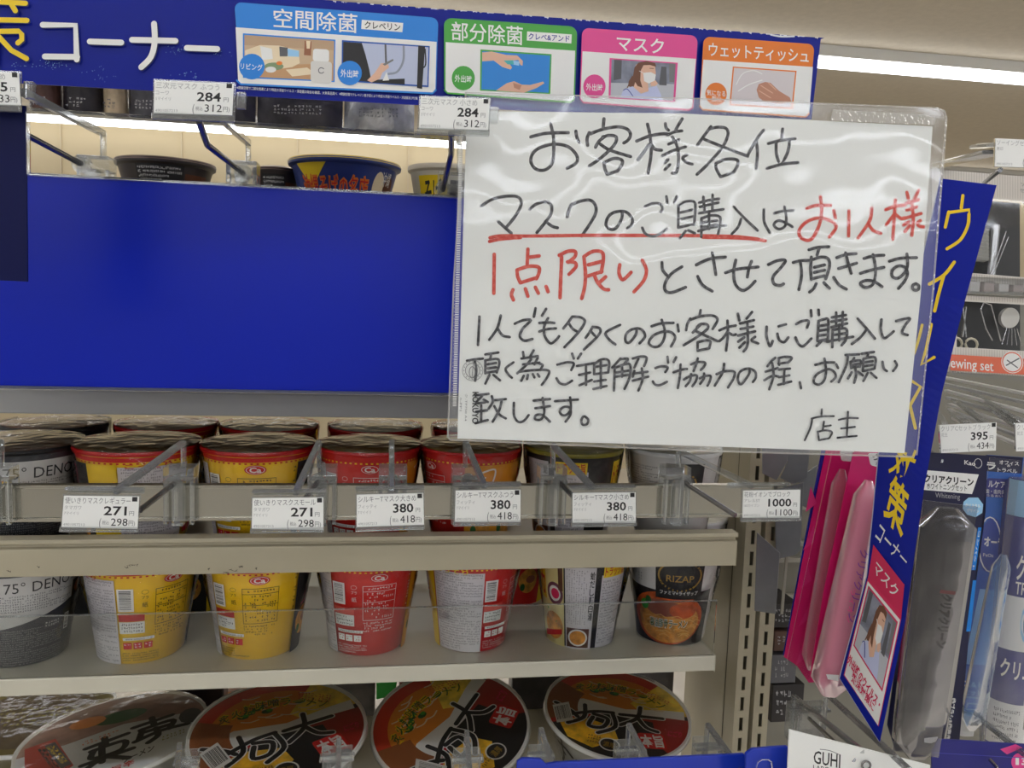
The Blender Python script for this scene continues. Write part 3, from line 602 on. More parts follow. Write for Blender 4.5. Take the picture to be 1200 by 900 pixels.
def start(name, label, c, rot, group):
    c, k = c; return thing(name, label, 'cup noodle', None, group, mw=rotm(c, rot, k))
def common_back(d, bg, fg, ingr, base):
    """the ingredients panel, bar code, table and marks on the big noodle cups"""
    d.rect(-95, .09, -25, .99, ingr); d.micro([(-92, .10), (-27, .10), (-27, .97), (-92, .97)], 30, 34, MGREY, .85)
    d.barcode([(-23, .18), (-6, .18), (-6, .42), (-23, .42)], horiz=True, n=30)
    d.line('プラ', 2, .26, 9, .26, .035, fg); d.ring(5.5, .22, 3.5, .022, .35, fg, 10); d.line('紙', 2.5, .33, 8.5, .33, .05, fg)
    d.rect(-23, .45, 5, .525, RED if base != 'r' else mat('print_rose', (226, 90, 80), .5)); d.rect(-23, .53, 5, .655, WHITE); d.micro([(-21, .54), (3, .54), (3, .65), (-21, .65)], 3, 9, BLACK)
    d.rect(-20, .70, 16, .73, WHITE); d.line('www.acecook.co.jp', -17, .703, 14, .703, .022, BLACK)
    for k in range(3): d.rect(-20 + k * 12, .755, -10 + k * 12, .825, RED if base != 'r' else WHITE); d.micro([(-19 + k * 12, .765), (-11 + k * 12, .765), (-11 + k * 12, .815), (-19 + k * 12, .815)], 2, 2, WHITE if base != 'r' else RED)
    d.micro([(-22, .86), (22, .86), (22, .96), (-22, .96)], 4, 22, fg)
    for x0, y0, x1, y1 in ((16, .20, 56, .20), (16, .58, 56, .58), (16, .26, 56, .26), (16, .38, 56, .38)): d.rect(x0, y0, x1, y1 + .005, fg)
    for x0 in (16, 56): d.rect(x0, .20, x0 + .6, .585, fg)
    d.micro([(22, .21), (52, .21), (52, .25), (22, .25)], 1, 9, fg); d.micro([(18, .27), (54, .27), (54, .57), (18, .57)], 8, 13, fg, .55)
    d.micro([(16, .60), (56, .60), (56, .72), (16, .72)], 4, 18, fg, .7)
YB_ = mat('cup_yellow', (242, 200, 28), .4); RB_ = mat('cup_red', (206, 34, 28), .4); WB_ = mat('cup_white', (214, 212, 208), .45)
INGR = mat('label_pale', (206, 202, 204), .5)
def super_cup(label, c, rot, kind, group):
    t = start('cup_noodle', label, c, rot, group); y = kind == 'y'
    cup_shell(t, YB_ if y else RB_, RED if kind != 'w' else WHITE, LIDM['o'] if y else LIDM['y'])
    b = MB(); d = Draw(b, cupmap(world_of(t), RB, RT - .001, HC_ - .004), 1.5e-5, seg=3); d.an = 115; d.tess = (3, 2)
    d.rect(-180, 0, 180, .045, RED)
    for k in range(60): d.rect(-180 + k * 6, .05, -177.5 + k * 6, .065, RED if y else YEL)
    common_back(d, None, BLACK if y else WHITE, INGR, kind)
    dark = BLACK if y else RB_
    d.rect(82, .07, 180, 1, BLACK if y else mat('cup_orange', (222, 150, 30), .4)); d.rect(-180, .07, -128, 1, BLACK if y else RB_); d.rect(-128, .07, -96, 1, YEL)
    for s0 in (100, -170): d.strokes([[(s0, .15), (s0 + 18, .12), (s0 + 14, .3), (s0 + 2, .42)], [(s0 + 6, .2), (s0 + 22, .35)], [(s0 - 4, .5), (s0 + 22, .46), (s0 + 10, .62)]], 2.2, PKR if y else WHITE)
    for s0 in (95, 135, -160): d.disc(s0 + 8, .68, 16, .16, NOODLE); d.disc(s0 + 12, .66, 8, .05, mat('print_meat', (150, 84, 60), .5)); d.disc(s0 - 1, .76, 4, .05, DGRN)
    d.disc(35, .115, 11, .048, RED); d.disc(35, .115, 9.5, .04, WHITE); d.disc(35, .115, 8.8, .036, RED); d.line('Ca', 29, .09, 41, .09, .05, WHITE, .03)
    d.line('こってり', -88, .055, -45, .055, .05, RED if y else YEL, .02); d.micro([(76, .1), (80, .1), (80, .6), (76, .6)], 14, 1, BLACK if y else WHITE)
    b.build('label', t); return t
def deno_cup(label, c, rot, group):
    t = start('cup_noodle', label, c, rot, group); cup_shell(t, mat('cup_charcoal', (62, 64, 70), .45), BLACK, LIDM['b'])
    b = MB(); d = Draw(b, cupmap(world_of(t), RB, RT - .001, HC_ - .004), 1.5e-5, seg=3); d.an = 115; d.tess = (3, 2)
    lowe = lambda s: .48 - .14 * math.sin(math.radians(s * 1.0))
    n = 40; d.up(); vs = []; 
    for i in range(n + 1): s_ = -180 + 360 * i / n; vs += [d.pt(s_, .05), d.pt(s_, lowe(s_))]
    b.add(vs, [(2 * i, 2 * i + 1, 2 * i + 3, 2 * i + 2) for i in range(n)], WB_)
    d.line('175° DENO', -48, .11, 26, .11, .105, BLACK, .0); d.line('担担麺', 28, .11, 48, .11, .09, MGREY, .01)
    d.micro([(-50, .24), (30, .24), (30, .42), (-50, .42)], 7, 34, MGREY); d.rect(34, .23, 60, .40, BROWN); d.disc(48, .32, 9, .06, ORG)
    d.micro([(-80, .60), (22, .60), (22, .98), (-80, .98)], 16, 54, LGREY); d.barcode([(24, .55), (32, .55), (32, .72), (24, .72)], horiz=True)
    d.rect(-4, .56, 18, .64, MGREY); d.micro([(-2, .57), (16, .57), (16, .63), (-2, .63)], 2, 6, WHITE); d.line('175° DENO', 100, .11, 174, .11, .1, BLACK)
    b.build('label', t); return t
def tora_cup(label, c, rot, group):
    t = start('cup_noodle', label, c, rot, group); cup_shell(t, mat('cup_black', (34, 32, 32), .4), OLIVE, LIDM['g'])
    b = MB(); d = Draw(b, cupmap(world_of(t), RB, RT - .001, HC_ - .004), 1.5e-5, seg=3); d.an = 115; d.tess = (3, 2)
    d.rect(-28, .05, 12, 1, INGR)
    for k in range(9): d.micro([(-26 + k * 3.2, .08), (-24.2 + k * 3.2, .08), (-24.2 + k * 3.2, .72), (-26 + k * 3.2, .72)], 26, 1, BLACK, .95)
    for k, ch in enumerate('蛤だし麺白湯'): d.line(ch, 4.5, .10 + k * .095, 11, .10 + k * .095, .085, BLACK, .02)
    d.rect(-26, .76, 8, .985, BROWN); d.disc(-9, .87, 15, .10, WHITE); d.disc(-9, .87, 12.5, .083, NOODLE)
    d.rect(20, .14, 62, .99, INGR); d.micro([(22, .2), (58, .2), (58, .95), (22, .95)], 22, 17, MGREY, .8); d.rect(22, .04, 60, .17, YEL); d.line('トラック旨', 24, .055, 58, .055, .10, RED, .02)
    d.rect(-80, .05, -30, 1, mat('label_soup', (226, 214, 150), .5)); d.disc(-45, .4, 14, .13, mat('print_plum', (110, 60, 80), .5)); d.disc(-45, .4, 10, .09, WHITE); d.disc(-44, .4, 7, .06, PKR); d.rect(-80, .12, -62, .5, YEL); d.line('力', -78, .2, -64, .2, .25, RED, .03)
    d.disc(-50, .78, 18, .16, NOODLE); d.stroke([(-60, .6), (-44, .72)], 3, GRN); d.poly([(-72, .88), (-34, .80), (-34, .86), (-72, .95)], RED); d.rect(-38, .05, -31, .35, BROWN)
    d.rect(100, .05, 170, .5, YEL); d.line('トラック野郎', 103, .1, 167, .1, .2, RED, .02); d.rect(100, .5, 170, 1, INGR)
    b.build('label', t); return t
def gold_cup(label, c, rot, group):
    t = start('cup_noodle', label, c, rot, group); cup_shell(t, WB_, WHITE, LIDM['s'])
    b = MB(); d = Draw(b, cupmap(world_of(t), RB, RT - .001, HC_ - .004), 1.5e-5, seg=3); d.an = 115; d.tess = (3, 2)
    d.rect(-85, .36, 60, .99, BLACK)
    for (cx_, cy_, rx, ry, m) in ((-10, .68, 58, .31, BROTH), (-8, .72, 50, .25, NOODLE), (-16, .56, 28, .10, mat('print_meat', (150, 84, 60), .5)), (14, .58, 20, .09, BROTH), (-4, .86, 34, .1, NOODLE)): d.disc(cx_, cy_, rx, ry, m, 30)
    for k in range(26): a = rnd.uniform(-45, 30); v = rnd.uniform(.66, .92); d.stroke([(a, v), (a + 8, v - .02), (a + 16, v + .01)], .9, mat('print_noodle_light', (236, 190, 110), .5))
    d.disc(-45, .56, 7, .06, GRN); d.disc(-38, .50, 5, .05, DGRN)
    d.rect(-26, .045, 38, .44, BLACK)
    d.ring(6, .17, 28, .17, 2.4, GOLD, 30); d.disc(6, .14, 22, .10, BLACK); d.line('RIZAP', -12, .16, 24, .16, .075, GOLD, .01)
    d.line('ファミマ×ライザップ', -20, .345, 32, .345, .045, WHITE, .01); d.line('醤油豚骨ラーメン', -36, .70, 22, .68, .10, WHITE, .05); d.line('醤油豚骨ラーメン', -35, .705, 21, .685, .09, DGRN, .01)
    d.rect(120, .05, 170, .6, BLACK); d.ring(145, .3, 16, .14, 2, GOLD)
    for k in range(5): d.micro([(-70 + k * 5, .1), (-67 + k * 5, .1), (-67 + k * 5, .3), (-70 + k * 5, .3)], 6, 1, MGREY)
    d.micro([(62, .1), (110, .1), (110, .34), (62, .34)], 9, 18, MGREY)
    b.build('label', t); return t
def base_at(px, py_lid, Y, zbase):   # centre column: lid centre seen at px
    p = P(px, py_lid, Y); return Vector((p.x, Y, zbase))
GU, GLO, GBK = 'cup noodles on the middle shelf, front row', 'cup noodles on the lower shelf, front row', 'cup noodles on the middle shelf, back row'
YF = .772; YLW = .790; YBK = .888
KW = (1, 1, .95, .90, .90, .90, .88)
c_ = [(base_at(x, 518, YF, Z_MID), KW[i]) for i, x in enumerate((20, 162, 303, 433, 552, 672, 790))]
A = deno_cup('grey and white cup noodle, middle shelf, far left of the front row', c_[0], 30, GU)
Bc = super_cup('yellow and black cup noodle behind the leftmost 271 yen tag, middle shelf', c_[1], 76, 'y', GU)
Cc = super_cup('yellow cup noodle with round red badge, middle shelf, third from the left', c_[2], -38, 'y', GU)
Dc = super_cup('red cup noodle behind the large silky mask tag, middle shelf', c_[3], -34, 'r', GU)
Ec = super_cup('red and orange cup noodle half under the notice, middle shelf, fifth from the left', c_[4], -88, 'r', GU)
Fc = tora_cup('black cup noodle with yellow label and lime lid under the notice, middle shelf', c_[5], -42, GU)
Gc = gold_cup('white and black cup noodle at the right end of the middle shelf', c_[6], -128, GU)
lo = [(26, 700, 26), (166, 700, -2), (303, 700, -34), (431, 700, -22), (553, 700, 40), (681, 700, 6), (787, 700, 4)]
ll = ['grey and white cup noodle standing on the lower shelf at the far left', 'yellow cup noodle with white text panel, lower shelf, second from the left', 'yellow cup noodle with red round badge, lower shelf, third from the left', 'red cup noodle with bar code, lower shelf, fourth from the left', 'red cup noodle with large pale text panel, lower shelf, fifth from the left', 'black and cream cup noodle with small bowl picture, lower shelf', 'cup noodle with ramen picture and black band, right end of the lower shelf']
for i, (src, (px, py, rot)) in enumerate(zip((A, Bc, Cc, Dc, Ec, Fc, Gc), lo)):
    dup(src, rotm(base_at(px, py, YLW, Z_LOW), rot, (.97, .97, .95, .93, .9, .9, .9)[i]), ll[i], GLO)
bl = ['grey and white cup noodle in the back row, at the far left', 'brown-lidded cup noodle in the back row, second from the left', 'silver-lidded cup noodle in the back row, third from the left', 'silver-lidded cup noodle in the back row, fourth from the left', 'brown-lidded cup noodle in the back row, beside the notice']
for i, (src, px) in enumerate(((A, 66), (Bc, 196), (Cc, 317), (Dc, 440), (Ec, 560))):
    r = dup(src, rotm(base_at(px, 492, YBK, Z_MID), 20 + i * 50, .94), bl[i], GBK)
    for ch in r.children:
        if ch.name.startswith('lid'):
            ch.data = ch.data.copy(); ch.data.materials[0] = LIDM['s' if i in (2, 3) else 'b']
for i, (src, px) in enumerate(((A, 110), (Bc, 232), (Ec, 600), (Gc, 800))):
    dup(src, rotm(base_at(px, 640, .912, Z_LOW), 100 + i * 40, .94), ['dark cup noodle in the gap behind the lower front row, at the left', 'yellow cup noodle in the gap behind the lower front row', 'reddish cup noodle in the gap behind the lower front row', 'white cup noodle behind the lower front row, at the right end'][i], 'cup noodles on the lower shelf, back row')

# ================================================================== bowls on the upper shelf, seen edge-on
def small_bowl(label, px0, px1, pyt, Y, kind, rot=0):
    x0, x1 = P(px0, pyt, Y).x, P(px1, pyt, Y).x; r = (x1 - x0) / 2; zt = P((px0 + px1) / 2, pyt + 3, Y).z; h = zt - Z_UP
    c = Vector(((x0 + x1) / 2, Y, Z_UP)); t = thing('bowl_noodle', label, 'bowl noodle', None, 'bowl noodles on the upper shelf', mw=rotm(c, rot)); mw = world_of(t)
    body, lid = {'k': (mat('bowl_dark', (52, 44, 44), .4), mat('lid_dark', (120, 100, 90), .3, metal=.4)), 'b': (mat('bowl_blue', (40, 60, 130), .35), mat('lid_yellow', (226, 196, 70), .35)), 'w': (mat('bowl_cream', (214, 206, 186), .4), mat('lid_cream', (210, 200, 180), .35))}[kind]
    b = MB(); b.lathe([(0, 0), (r * .68, 0), (r * .72, .004), (r * .93, h - .006), (r, h - .004), (r * 1.01, h - .001), (r, h)], body); b.v = [mw @ v for v in b.v]; b.build('bowl_body', t, smooth=True)
    b = MB(); b.lathe([(0, h + .003), (r * .6, h + .003), (r, h + .0005), (r * 1.012, h - .002)], lid); b.v = [mw @ v for v in b.v]; b.build('lid', t, smooth=True)
    b = MB(); d = Draw(b, cupmap(mw, r * .72, r * .935, h - .01, .004), 1.5e-5, seg=3); d.an = 45; d.tess = (3, 2)
    if kind == 'k': d.rect(-38, .0, 22, .72, BLACK); d.micro([(-36, .05), (20, .05), (20, .68), (-36, .68)], 6, 24, WHITE); d.rect(24, .2, 60, .8, BROWN)
    if kind == 'b':
        d.poly([(-62, -.02), (-20, -.02), (-40, .55)], YEL); d.line('沖縄そばの名店', -56, .28, 28, .28, .5, ORG, .05); d.line('沖縄そばの名店', -55, .30, 27, .30, .46, RED, .0)
        d.disc(42, .5, 9, .4, CREAM); d.disc(60, .5, 10, .35, BROWN); d.line('沖縄', 46, .1, 62, .1, .3, WHITE)
    if kind == 'w': d.rect(-50, .1, 0, .95, YEL); d.line('そば', -40, .2, -8, .2, .6, BLACK, .02); d.rect(5, .2, 50, .95, mat('bowl_dark', (52, 44, 44), .4))
    b.build('label', t); return t
small_bowl('dark bowl noodle with white print on the upper shelf, left of the middle hook', 136, 252, 189, .83, 'k', 0)
small_bowl('dark bowl noodle on the upper shelf behind the clear clip', 296, 352, 197, .85, 'k', 0)
small_bowl('blue and yellow bowl noodle with orange lettering on the upper shelf', 338, 470, 190, .83, 'b', 0)
small_bowl('cream bowl noodle on the upper shelf beside the notice', 478, 570, 196, .84, 'w', 0)

# goods on the topmost rail, half hidden by the header board
ZR = P(280, 142, .70).z
t = thing('top_rail', 'thin clear rail under the packets behind the header board', 'rail', (0, .70, ZR - .004)); MB().box((XL, .700, ZR - .0025), (P(760, 150, .7).x, .712, ZR), CLR).build('rail_strip', t)
pk = [(25, 62, 'dark brown cup-shaped packet behind the header board at the left', (80, 56, 50)), (66, 112, 'black packet behind the header board, second from the left', (44, 42, 48)), (114, 142, 'cream tub behind the header board, left of the first price tag', (190, 170, 140)), (144, 205, 'grey printed packet behind the header board and price tag', (86, 86, 92)), (208, 296, 'dark packet behind the header board, right of the first price tag', (52, 50, 58)), (298, 400, 'black wrapped packet with yellow corner behind the header board', (60, 58, 64)), (402, 486, 'silver wrapped packet behind the header board, left of the second price tag', (186, 188, 190))]
for i, (x0, x1, lab, c) in enumerate(pk):
    a, e = P(x0, 140, .69), P(x1, 140, .69); t = thing('packet', lab, 'packet', ((a.x + e.x) / 2, .705, ZR), 'packets behind the header board')
    m = mat('packet_%s' % ('brown black cream grey dark ebony silver'.split()[i]), c, .25, metal=.6 if i == 6 else .1, bump=.8, bscale=60, noise=.5, nscale=45)
    b = MB(); n = 8; rows = []
    for j in range(n + 1):
        z = ZR + .062 * j / n; bulge = .014 * math.sin(math.pi * min(1, (j + 1.2) / (n + 1)))
        rows.append([Vector((a.x + (e.x - a.x) * k / 8, .705 - (bulge * math.sin(math.pi * k / 8) ** .6 if 0 < k < 8 else 0) + rnd.uniform(-.0008, .0008), z)) for k in range(9)])
    vs = [v for r_ in rows for v in r_]; nb_ = len(vs); vs += [Vector((v.x, .712 + (.705 - v.y) * .4, v.z)) for v in vs]
    fs = [(j * 9 + k, j * 9 + k + 1, (j + 1) * 9 + k + 1, (j + 1) * 9 + k) for j in range(n) for k in range(8)]; fs += [tuple(nb_ + q for q in reversed(f)) for f in fs]
    fs += [(k + 1, k, nb_ + k, nb_ + k + 1) for k in range(8)] + [(j * 9, (j + 1) * 9, nb_ + (j + 1) * 9, nb_ + j * 9) for j in range(n)] + [((j + 1) * 9 + 8, j * 9 + 8, nb_ + j * 9 + 8, nb_ + (j + 1) * 9 + 8) for j in range(n)]
    b.add(vs, fs, m); b.build('packet_body', t, smooth=True)
    b = MB(); d = Draw(b, planemap(Vector((0, .6895, 0)), Vector((0, -1, 0)))); xm_ = (x0 + x1) / 2; hw_ = (x1 - x0) * .28; yb_ = 128 + xm_ * .035
    d.micro([(xm_ - hw_, yb_ - 18), (xm_ + hw_, yb_ - 17), (xm_ + hw_, yb_ - 5), (xm_ - hw_, yb_ - 6)], 3, max(3, int(hw_ / 2)), LGREY if i not in (2, 6) else MGREY); b.build('packet_print', t)

# ================================================================== big bowls on the bottom shelf
def bowl_frame(cpx, cpy, Y, tilt_x, tilt_y, rot):   # lid centre and tilt
    c = P(cpx, cpy, Y); R = Matrix.Rotation(math.radians(tilt_x), 4, 'X') @ Matrix.Rotation(math.radians(tilt_y), 4, 'Y') @ Matrix.Rotation(facing(c), 4, 'Z')
    h = .07; return Matrix.Translation(c) @ R @ Matrix.Translation(Vector((0, 0, -h))), h
def lid_print(kind, d):     # unit disc, x right, y towards the viewer is down
    if kind == 'oo':
        d.disc(0, 0, .985, .985, BLACK, 48)
        wedge = lambda a0, a1, r0, r1, m, k=14: d.poly([(r1 * math.cos(math.radians(a0 + (a1 - a0) * i / k)), r1 * math.sin(math.radians(a0 + (a1 - a0) * i / k))) for i in range(k + 1)] + [(r0 * math.cos(math.radians(a1 + (a0 - a1) * i / k)), r0 * math.sin(math.radians(a1 + (a0 - a1) * i / k))) for i in range(k + 1)], m)
        wedge(-215, -20, .0, .985, mat('lid_soup_orange', (246, 166, 66), .35, noise=.25, nscale=50)); wedge(-215, -190, .2, .985, RED); wedge(-190, -60, .80, .985, mat('lid_brick', (206, 64, 38), .35)); wedge(-60, -15, .3, .985, mat('lid_soup_yellow', (244, 214, 80), .35, noise=.3, nscale=70))
        d.poly([(-.93, .1), (-.5, -.12), (.1, -.1), (.62, -.28), (.9, -.35), (.92, -.15), (.4, .08), (-.2, .1), (-.8, .42)], WHITE)
        wedge(-10, 40, .35, .985, mat('lid_wine', (160, 40, 30), .35)); wedge(150, 205, .55, .985, mat('lid_brown', (146, 86, 48), .4))
        d.poly([(-.75, .45), (-.4, .30), (0, .35), (.1, .60), (-.2, .88), (-.55, .78)], mat('lid_gold', (248, 196, 50), .35, noise=.4, nscale=80)); d.poly([(.0, .1), (.5, .05), (.6, .5), (.2, .6)], BLACK)
        for k in range(16): x = rnd.uniform(-.5, .45); y = rnd.uniform(-.75, -.25); d.stroke([(x, y), (x + .1, y + .03), (x + .2, y)], .02, CREAM)
        for x, y in ((-.30, -.42), (-.2, -.48), (-.38, -.36), (-.1, -.4), (.3, -.5)): d.disc(x, y, .07, .045, DGRN, 8); d.disc(x + .03, y - .02, .04, .03, GRN, 8)
        for k, ch in enumerate('炙火辣味噌ラーメン'): d.line(ch, -.66 + k * .145, -.46 - .18 * math.sin(k / 8 * 3.1), -.52 + k * .145, -.46 - .18 * math.sin(k / 8 * 3.1), .17, YEL, .06); d.line(ch, -.655 + k * .145, -.45 - .18 * math.sin(k / 8 * 3.1), -.525 + k * .145, -.45 - .18 * math.sin(k / 8 * 3.1), .15, DGRN, .01)
        dai = [[(.05, .05), (.35, -.02), (.62, -.08)], [(.30, -.22), (.28, .05), (.08, .28)], [(.28, .02), (.42, .2), (.58, .24)]]
        kan = [[(-.85, .12), (-.62, .22), (-.5, .32)], [(-.6, .30), (-.3, .12), (-.05, .05)], [(-.45, .02), (-.42, .3), (-.60, .5)], [(-.3, .18), (-.1, .22), (-.14, .42), (-.32, .45), (-.3, .25)], [(-.05, .08), (.02, .35), (-.18, .56)]]
        for g in (dai, kan):
            d.strokes(g, .092, WHITE); d.strokes(g, .062, BLACK)
        q = [(.32, .36), (.66, .26), (.74, .56), (.40, .66)]; d.rquad(q, RED, .12); d.text('本旨', [(.35, .40), (.65, .31), (.71, .53), (.42, .62)], WHITE, .03); d.line('にごり', .72, .16, .90, .12, .12, PKR, .02)
        d.disc(-.0, .74, .14, .13, WHITE); d.disc(0, .74, .12, .11, BLACK); d.line('濃厚', -.08, .70, .08, .70, .1, GOLD, .01)
        d.barcode([(-.88, .20), (-.68, .04), (-.54, .42), (-.74, .56)])
        d.micro([(-.3, .62), (-.12, .62), (-.12, .8), (-.3, .8)], 3, 5, BROWN); d.micro([(.3, -.72), (.7, -.5), (.65, -.35), (.28, -.55)], 4, 10, RED)
    elif kind == 'mu':
        d.disc(0, 0, .985, .985, mat('lid_silver_white', (226, 228, 228), .3, spec=.5), 48)
        d.poly([(math.cos(math.radians(a)) * .985, math.sin(math.radians(a)) * .985) for a in range(-180, 1, 12)] + [(.7, -.12), (.1, -.22), (-.5, -.05)], mat('lid_mauve', (160, 126, 112), .35, noise=.4, nscale=40))
        d.disc(.05, -.45, .3, .16, DGRN, 14); d.disc(-.3, -.5, .2, .14, mat('lid_soup_orange', (224, 140, 50), .35), 12)
        d.poly([(-.92, -.2), (-.62, -.28), (-.38, .50), (-.62, .72), (-.85, .4)], mat('lid_red_panel', (190, 50, 34), .4)); d.text('限定商品', [(-.78, -.1), (-.66, -.14), (-.46, .42), (-.58, .48)], BLACK, .02); d.poly([(-.72, -.16), (-.62, -.2), (-.40, .46), (-.5, .5)], MGREY); d.text('激旨', [(-.70, -.1), (-.62, -.12), (-.44, .38), (-.5, .4)], YEL)
        gi = [[(.2, -.05), (.62, -.14)], [(.4, -.2), (.42, -.02)], [(.28, .06), (.62, .0), (.58, .2)], [(.3, .14), (.6, .1)], [(.22, .32), (.5, .2), (.78, .2)], [(.44, .1), (.46, .3), (.36, .42)], [(.3, .05), (.26, .3)]]
        ma = [[(-.28, .18), (.14, .06)], [(-.1, .02), (-.08, .2)], [(-.22, .28), (.10, .22), (.08, .42), (-.2, .46), (-.2, .3)], [(-.3, .56), (.2, .46)], [(-.12, .2), (-.10, .6)], [(-.1, .5), (-.3, .72)], [(-.05, .5), (.16, .66)]]
        d.strokes(gi, .075, BLACK); d.strokes(ma, .075, BLACK); d.line('ラーメン', .1, .62, .42, .5, .14, BLACK, .02); d.micro([(-.35, -.02), (.1, -.12), (.1, 0), (-.33, .1)], 2, 10, ORG)
        d.micro([(.5, .35), (.75, .3), (.75, .42), (.5, .48)], 2, 6, OLIVE); d.disc(.82, .0, .13, .2, MGREY, 10); d.line('旨辛', .0, .78, .22, .72, .12, RED, .02)
    else:
        d.disc(0, 0, .985, .985, mat('lid_olive', (116, 104, 44), .35, metal=.3, noise=.2, nscale=25), 48); d.disc(0, .05, .8, .8, mat('lid_brown_olive', (92, 74, 40), .4, noise=.2), 30)
        d.micro([(-.5, -.2), (.5, -.2), (.5, .3), (-.5, .3)], 5, 12, OLIVE)
def big_bowl(label, cpx, cpy, Y, rad, tx, ty, rot, kind, wall='bowl_white'):
    mw, h = bowl_frame(cpx, cpy, Y, tx, ty, rot); t = thing('bowl_noodle', label, 'bowl noodle', None, 'bowl noodles on the bottom shelf', mw=mw)
    bm = {'bowl_white': mat('bowl_white', (196, 196, 190), .4, noise=.08), 'bowl_olive': mat('bowl_olive', (110, 100, 40), .4)}[wall]
    b = MB(); b.lathe([(0, 0), (rad * .62, 0), (rad * .66, .004), (rad * .9, h - .010), (rad * .97, h - .006), (rad, h - .003)], bm, 64); b.v = [mw @ v for v in b.v]; b.build('bowl_body', t, smooth=True)
    if kind == 'oo':
        b = MB(); d = Draw(b, cupmap(mw, rad * .66, rad * .9, h - .014, .004), 1.5e-5, seg=3); d.an = 48; d.tess = (3, 2)
        for s0 in (-66, -20, 26): d.strokes([[(s0, .3), (s0 + 16, .22), (s0 + 26, .3)], [(s0 + 12, .1), (s0 + 10, .5), (s0, .75)], [(s0 + 12, .35), (s0 + 26, .7)]], 3.2, BLACK); d.line('炙火', s0 + 28, .3, s0 + 40, .3, .4, BLACK, .03)
        b.build('label', t)
    b = MB(); b.lathe([(rad * .985, h - .004), (rad * 1.012, h - .003), (rad * 1.02, h - .001), (rad * 1.01, h + .0012), (rad * .98, h + .0012)], mat('rim_white', (228, 228, 222), .35), 64); b.v = [mw @ v for v in b.v]; b.build('rim', t, smooth=True)
    b = MB(); b.lathe([(0, h + .001), (rad * .985, h + .001)], WHITE, 48); b.v = [mw @ v for v in b.v]
    a = math.radians(rot); ca, sa = math.cos(a), math.sin(a)
    fn = lambda x, y, l: mw @ Vector(((x * ca - y * sa) * rad, -(x * sa + y * ca) * rad, h + .001 + l * .5))
    d = Draw(b, fn, 1e-5); lid_print(kind, d); b.build('lid', t)
    b = MB(); b.lathe([(rad * .68, .002), (rad * .93, h - .012), (rad * 1.03, h - .002), (rad * 1.015, h + .004), (rad * .9, h + .0045), (rad * .45, h + .0042), (0, h + .004)], clear('bowl_film', (253, 253, 253), .08, 1.3, bump=.4, bscale=40, dist=.003), 44, wob=lambda a, i: .008 * math.sin(4 * a + i) * (i in (1, 4, 5))); b.v = [mw @ v for v in b.v]; b.build('shrink_film', t, smooth=True)
    return t
big_bowl('bowl noodle with a silver-white lid and black brush lettering, bottom shelf', 134, 862, .845, .089, -1, -6, 2, 'mu')
big_bowl('black and yellow lidded bowl noodle, left of the tilted one, bottom shelf', 327, 856, .78, .083, 6, 0, -6, 'oo')
big_bowl('black and orange lidded bowl noodle tilted most steeply, middle of the bottom shelf', 528, 850, .80, .0805, 14, -4, -50, 'oo')
big_bowl('black and orange lidded bowl noodle at the right end of the bottom shelf', 723, 835, .80, .0765, 8, 2, 6, 'oo')
big_bowl('olive-lidded bowl noodle behind the silver-white one, far left of the bottom shelf', 42, 838, .98, .084, 2, 0, 20, 'ol', 'bowl_olive')
big_bowl('olive-lidded bowl noodle in the back row between the first two bowls', 235, 832, .985, .070, 0, 0, 90, 'mu')
# bits behind the bowls
t = thing('green_packet', 'small bright green packet corner between the bowls on the bottom shelf', 'packet', P(450, 812, .90)); a = [P(441, 797, .90), P(466, 797, .90), P(462, 816, .90), P(441, 820, .90)]
MB().slab(a, Vector((0, .012, 0)), mat('packet_green', (60, 190, 70), .4)).build('packet_body', t, bevel=.001)
for i, (x0, x1, lab) in enumerate(((206, 262, 'dark wrapped packet deep on the bottom shelf, left'), (352, 440, 'grey wrapped packet deep on the bottom shelf, middle'), (468, 500, 'brown wrapped packet deep on the bottom shelf, behind the tilted bowl'), (600, 790, 'dark wrapped packet deep on the bottom shelf, right'))):
    t = thing('packet', lab, 'packet', P((x0 + x1) / 2, 850, .985), 'wrapped packets deep on the bottom shelf')
    MB().box((P(x0, 800, .98).x, .98, Z_BOT), (P(x1, 800, .98).x, 1.01, P(x0, 790, .98).z), mat('wrap_%s' % 'dark grey brown night'.split()[i], [(50, 38, 34), (120, 112, 104), (110, 50, 34), (60, 54, 50)][i], .3, bump=.8, bscale=50, noise=.5, nscale=30)).build('packet_body', t, bevel=.003)

# ================================================================== the handwritten notice in its clear sleeve
SA, SB_, SC_ = Vector((.047, .533, 1.571)), Vector((.341, .488, 1.571)), Vector((.341, .488, 1.36))
sn = (SB_ - SA).cross(SC_ - SB_).normalized()
if sn.y > 0: sn = -sn
SP = lambda x, y: on_plane(x, y, SA, sn)
t = thing('handwritten_notice', 'white sheet with black and red handwriting in a clear plastic sleeve, hanging before the shelves', 'notice', SP(800, 530))
b = MB(); q = [(547, 130), (800, 133), (1093, 148), (1079, 345), (1060, 531), (800, 522), (536, 514), (541, 330)]
b.slab([SP(*p) for p in q], -sn * .0003, PAPER); b.build('paper', t)
b = MB(); d = Draw(b, planemap(SA, sn), 3e-6)
def W(view, wd, m, L):
    d.view(*view)
    for p in L: d.stroke([(float(a), float(c)) for a, c in p], wd * view[2], m, True, .05)
R1a, R1b = (610, 130, 7.059), (770, 130, 7.059)
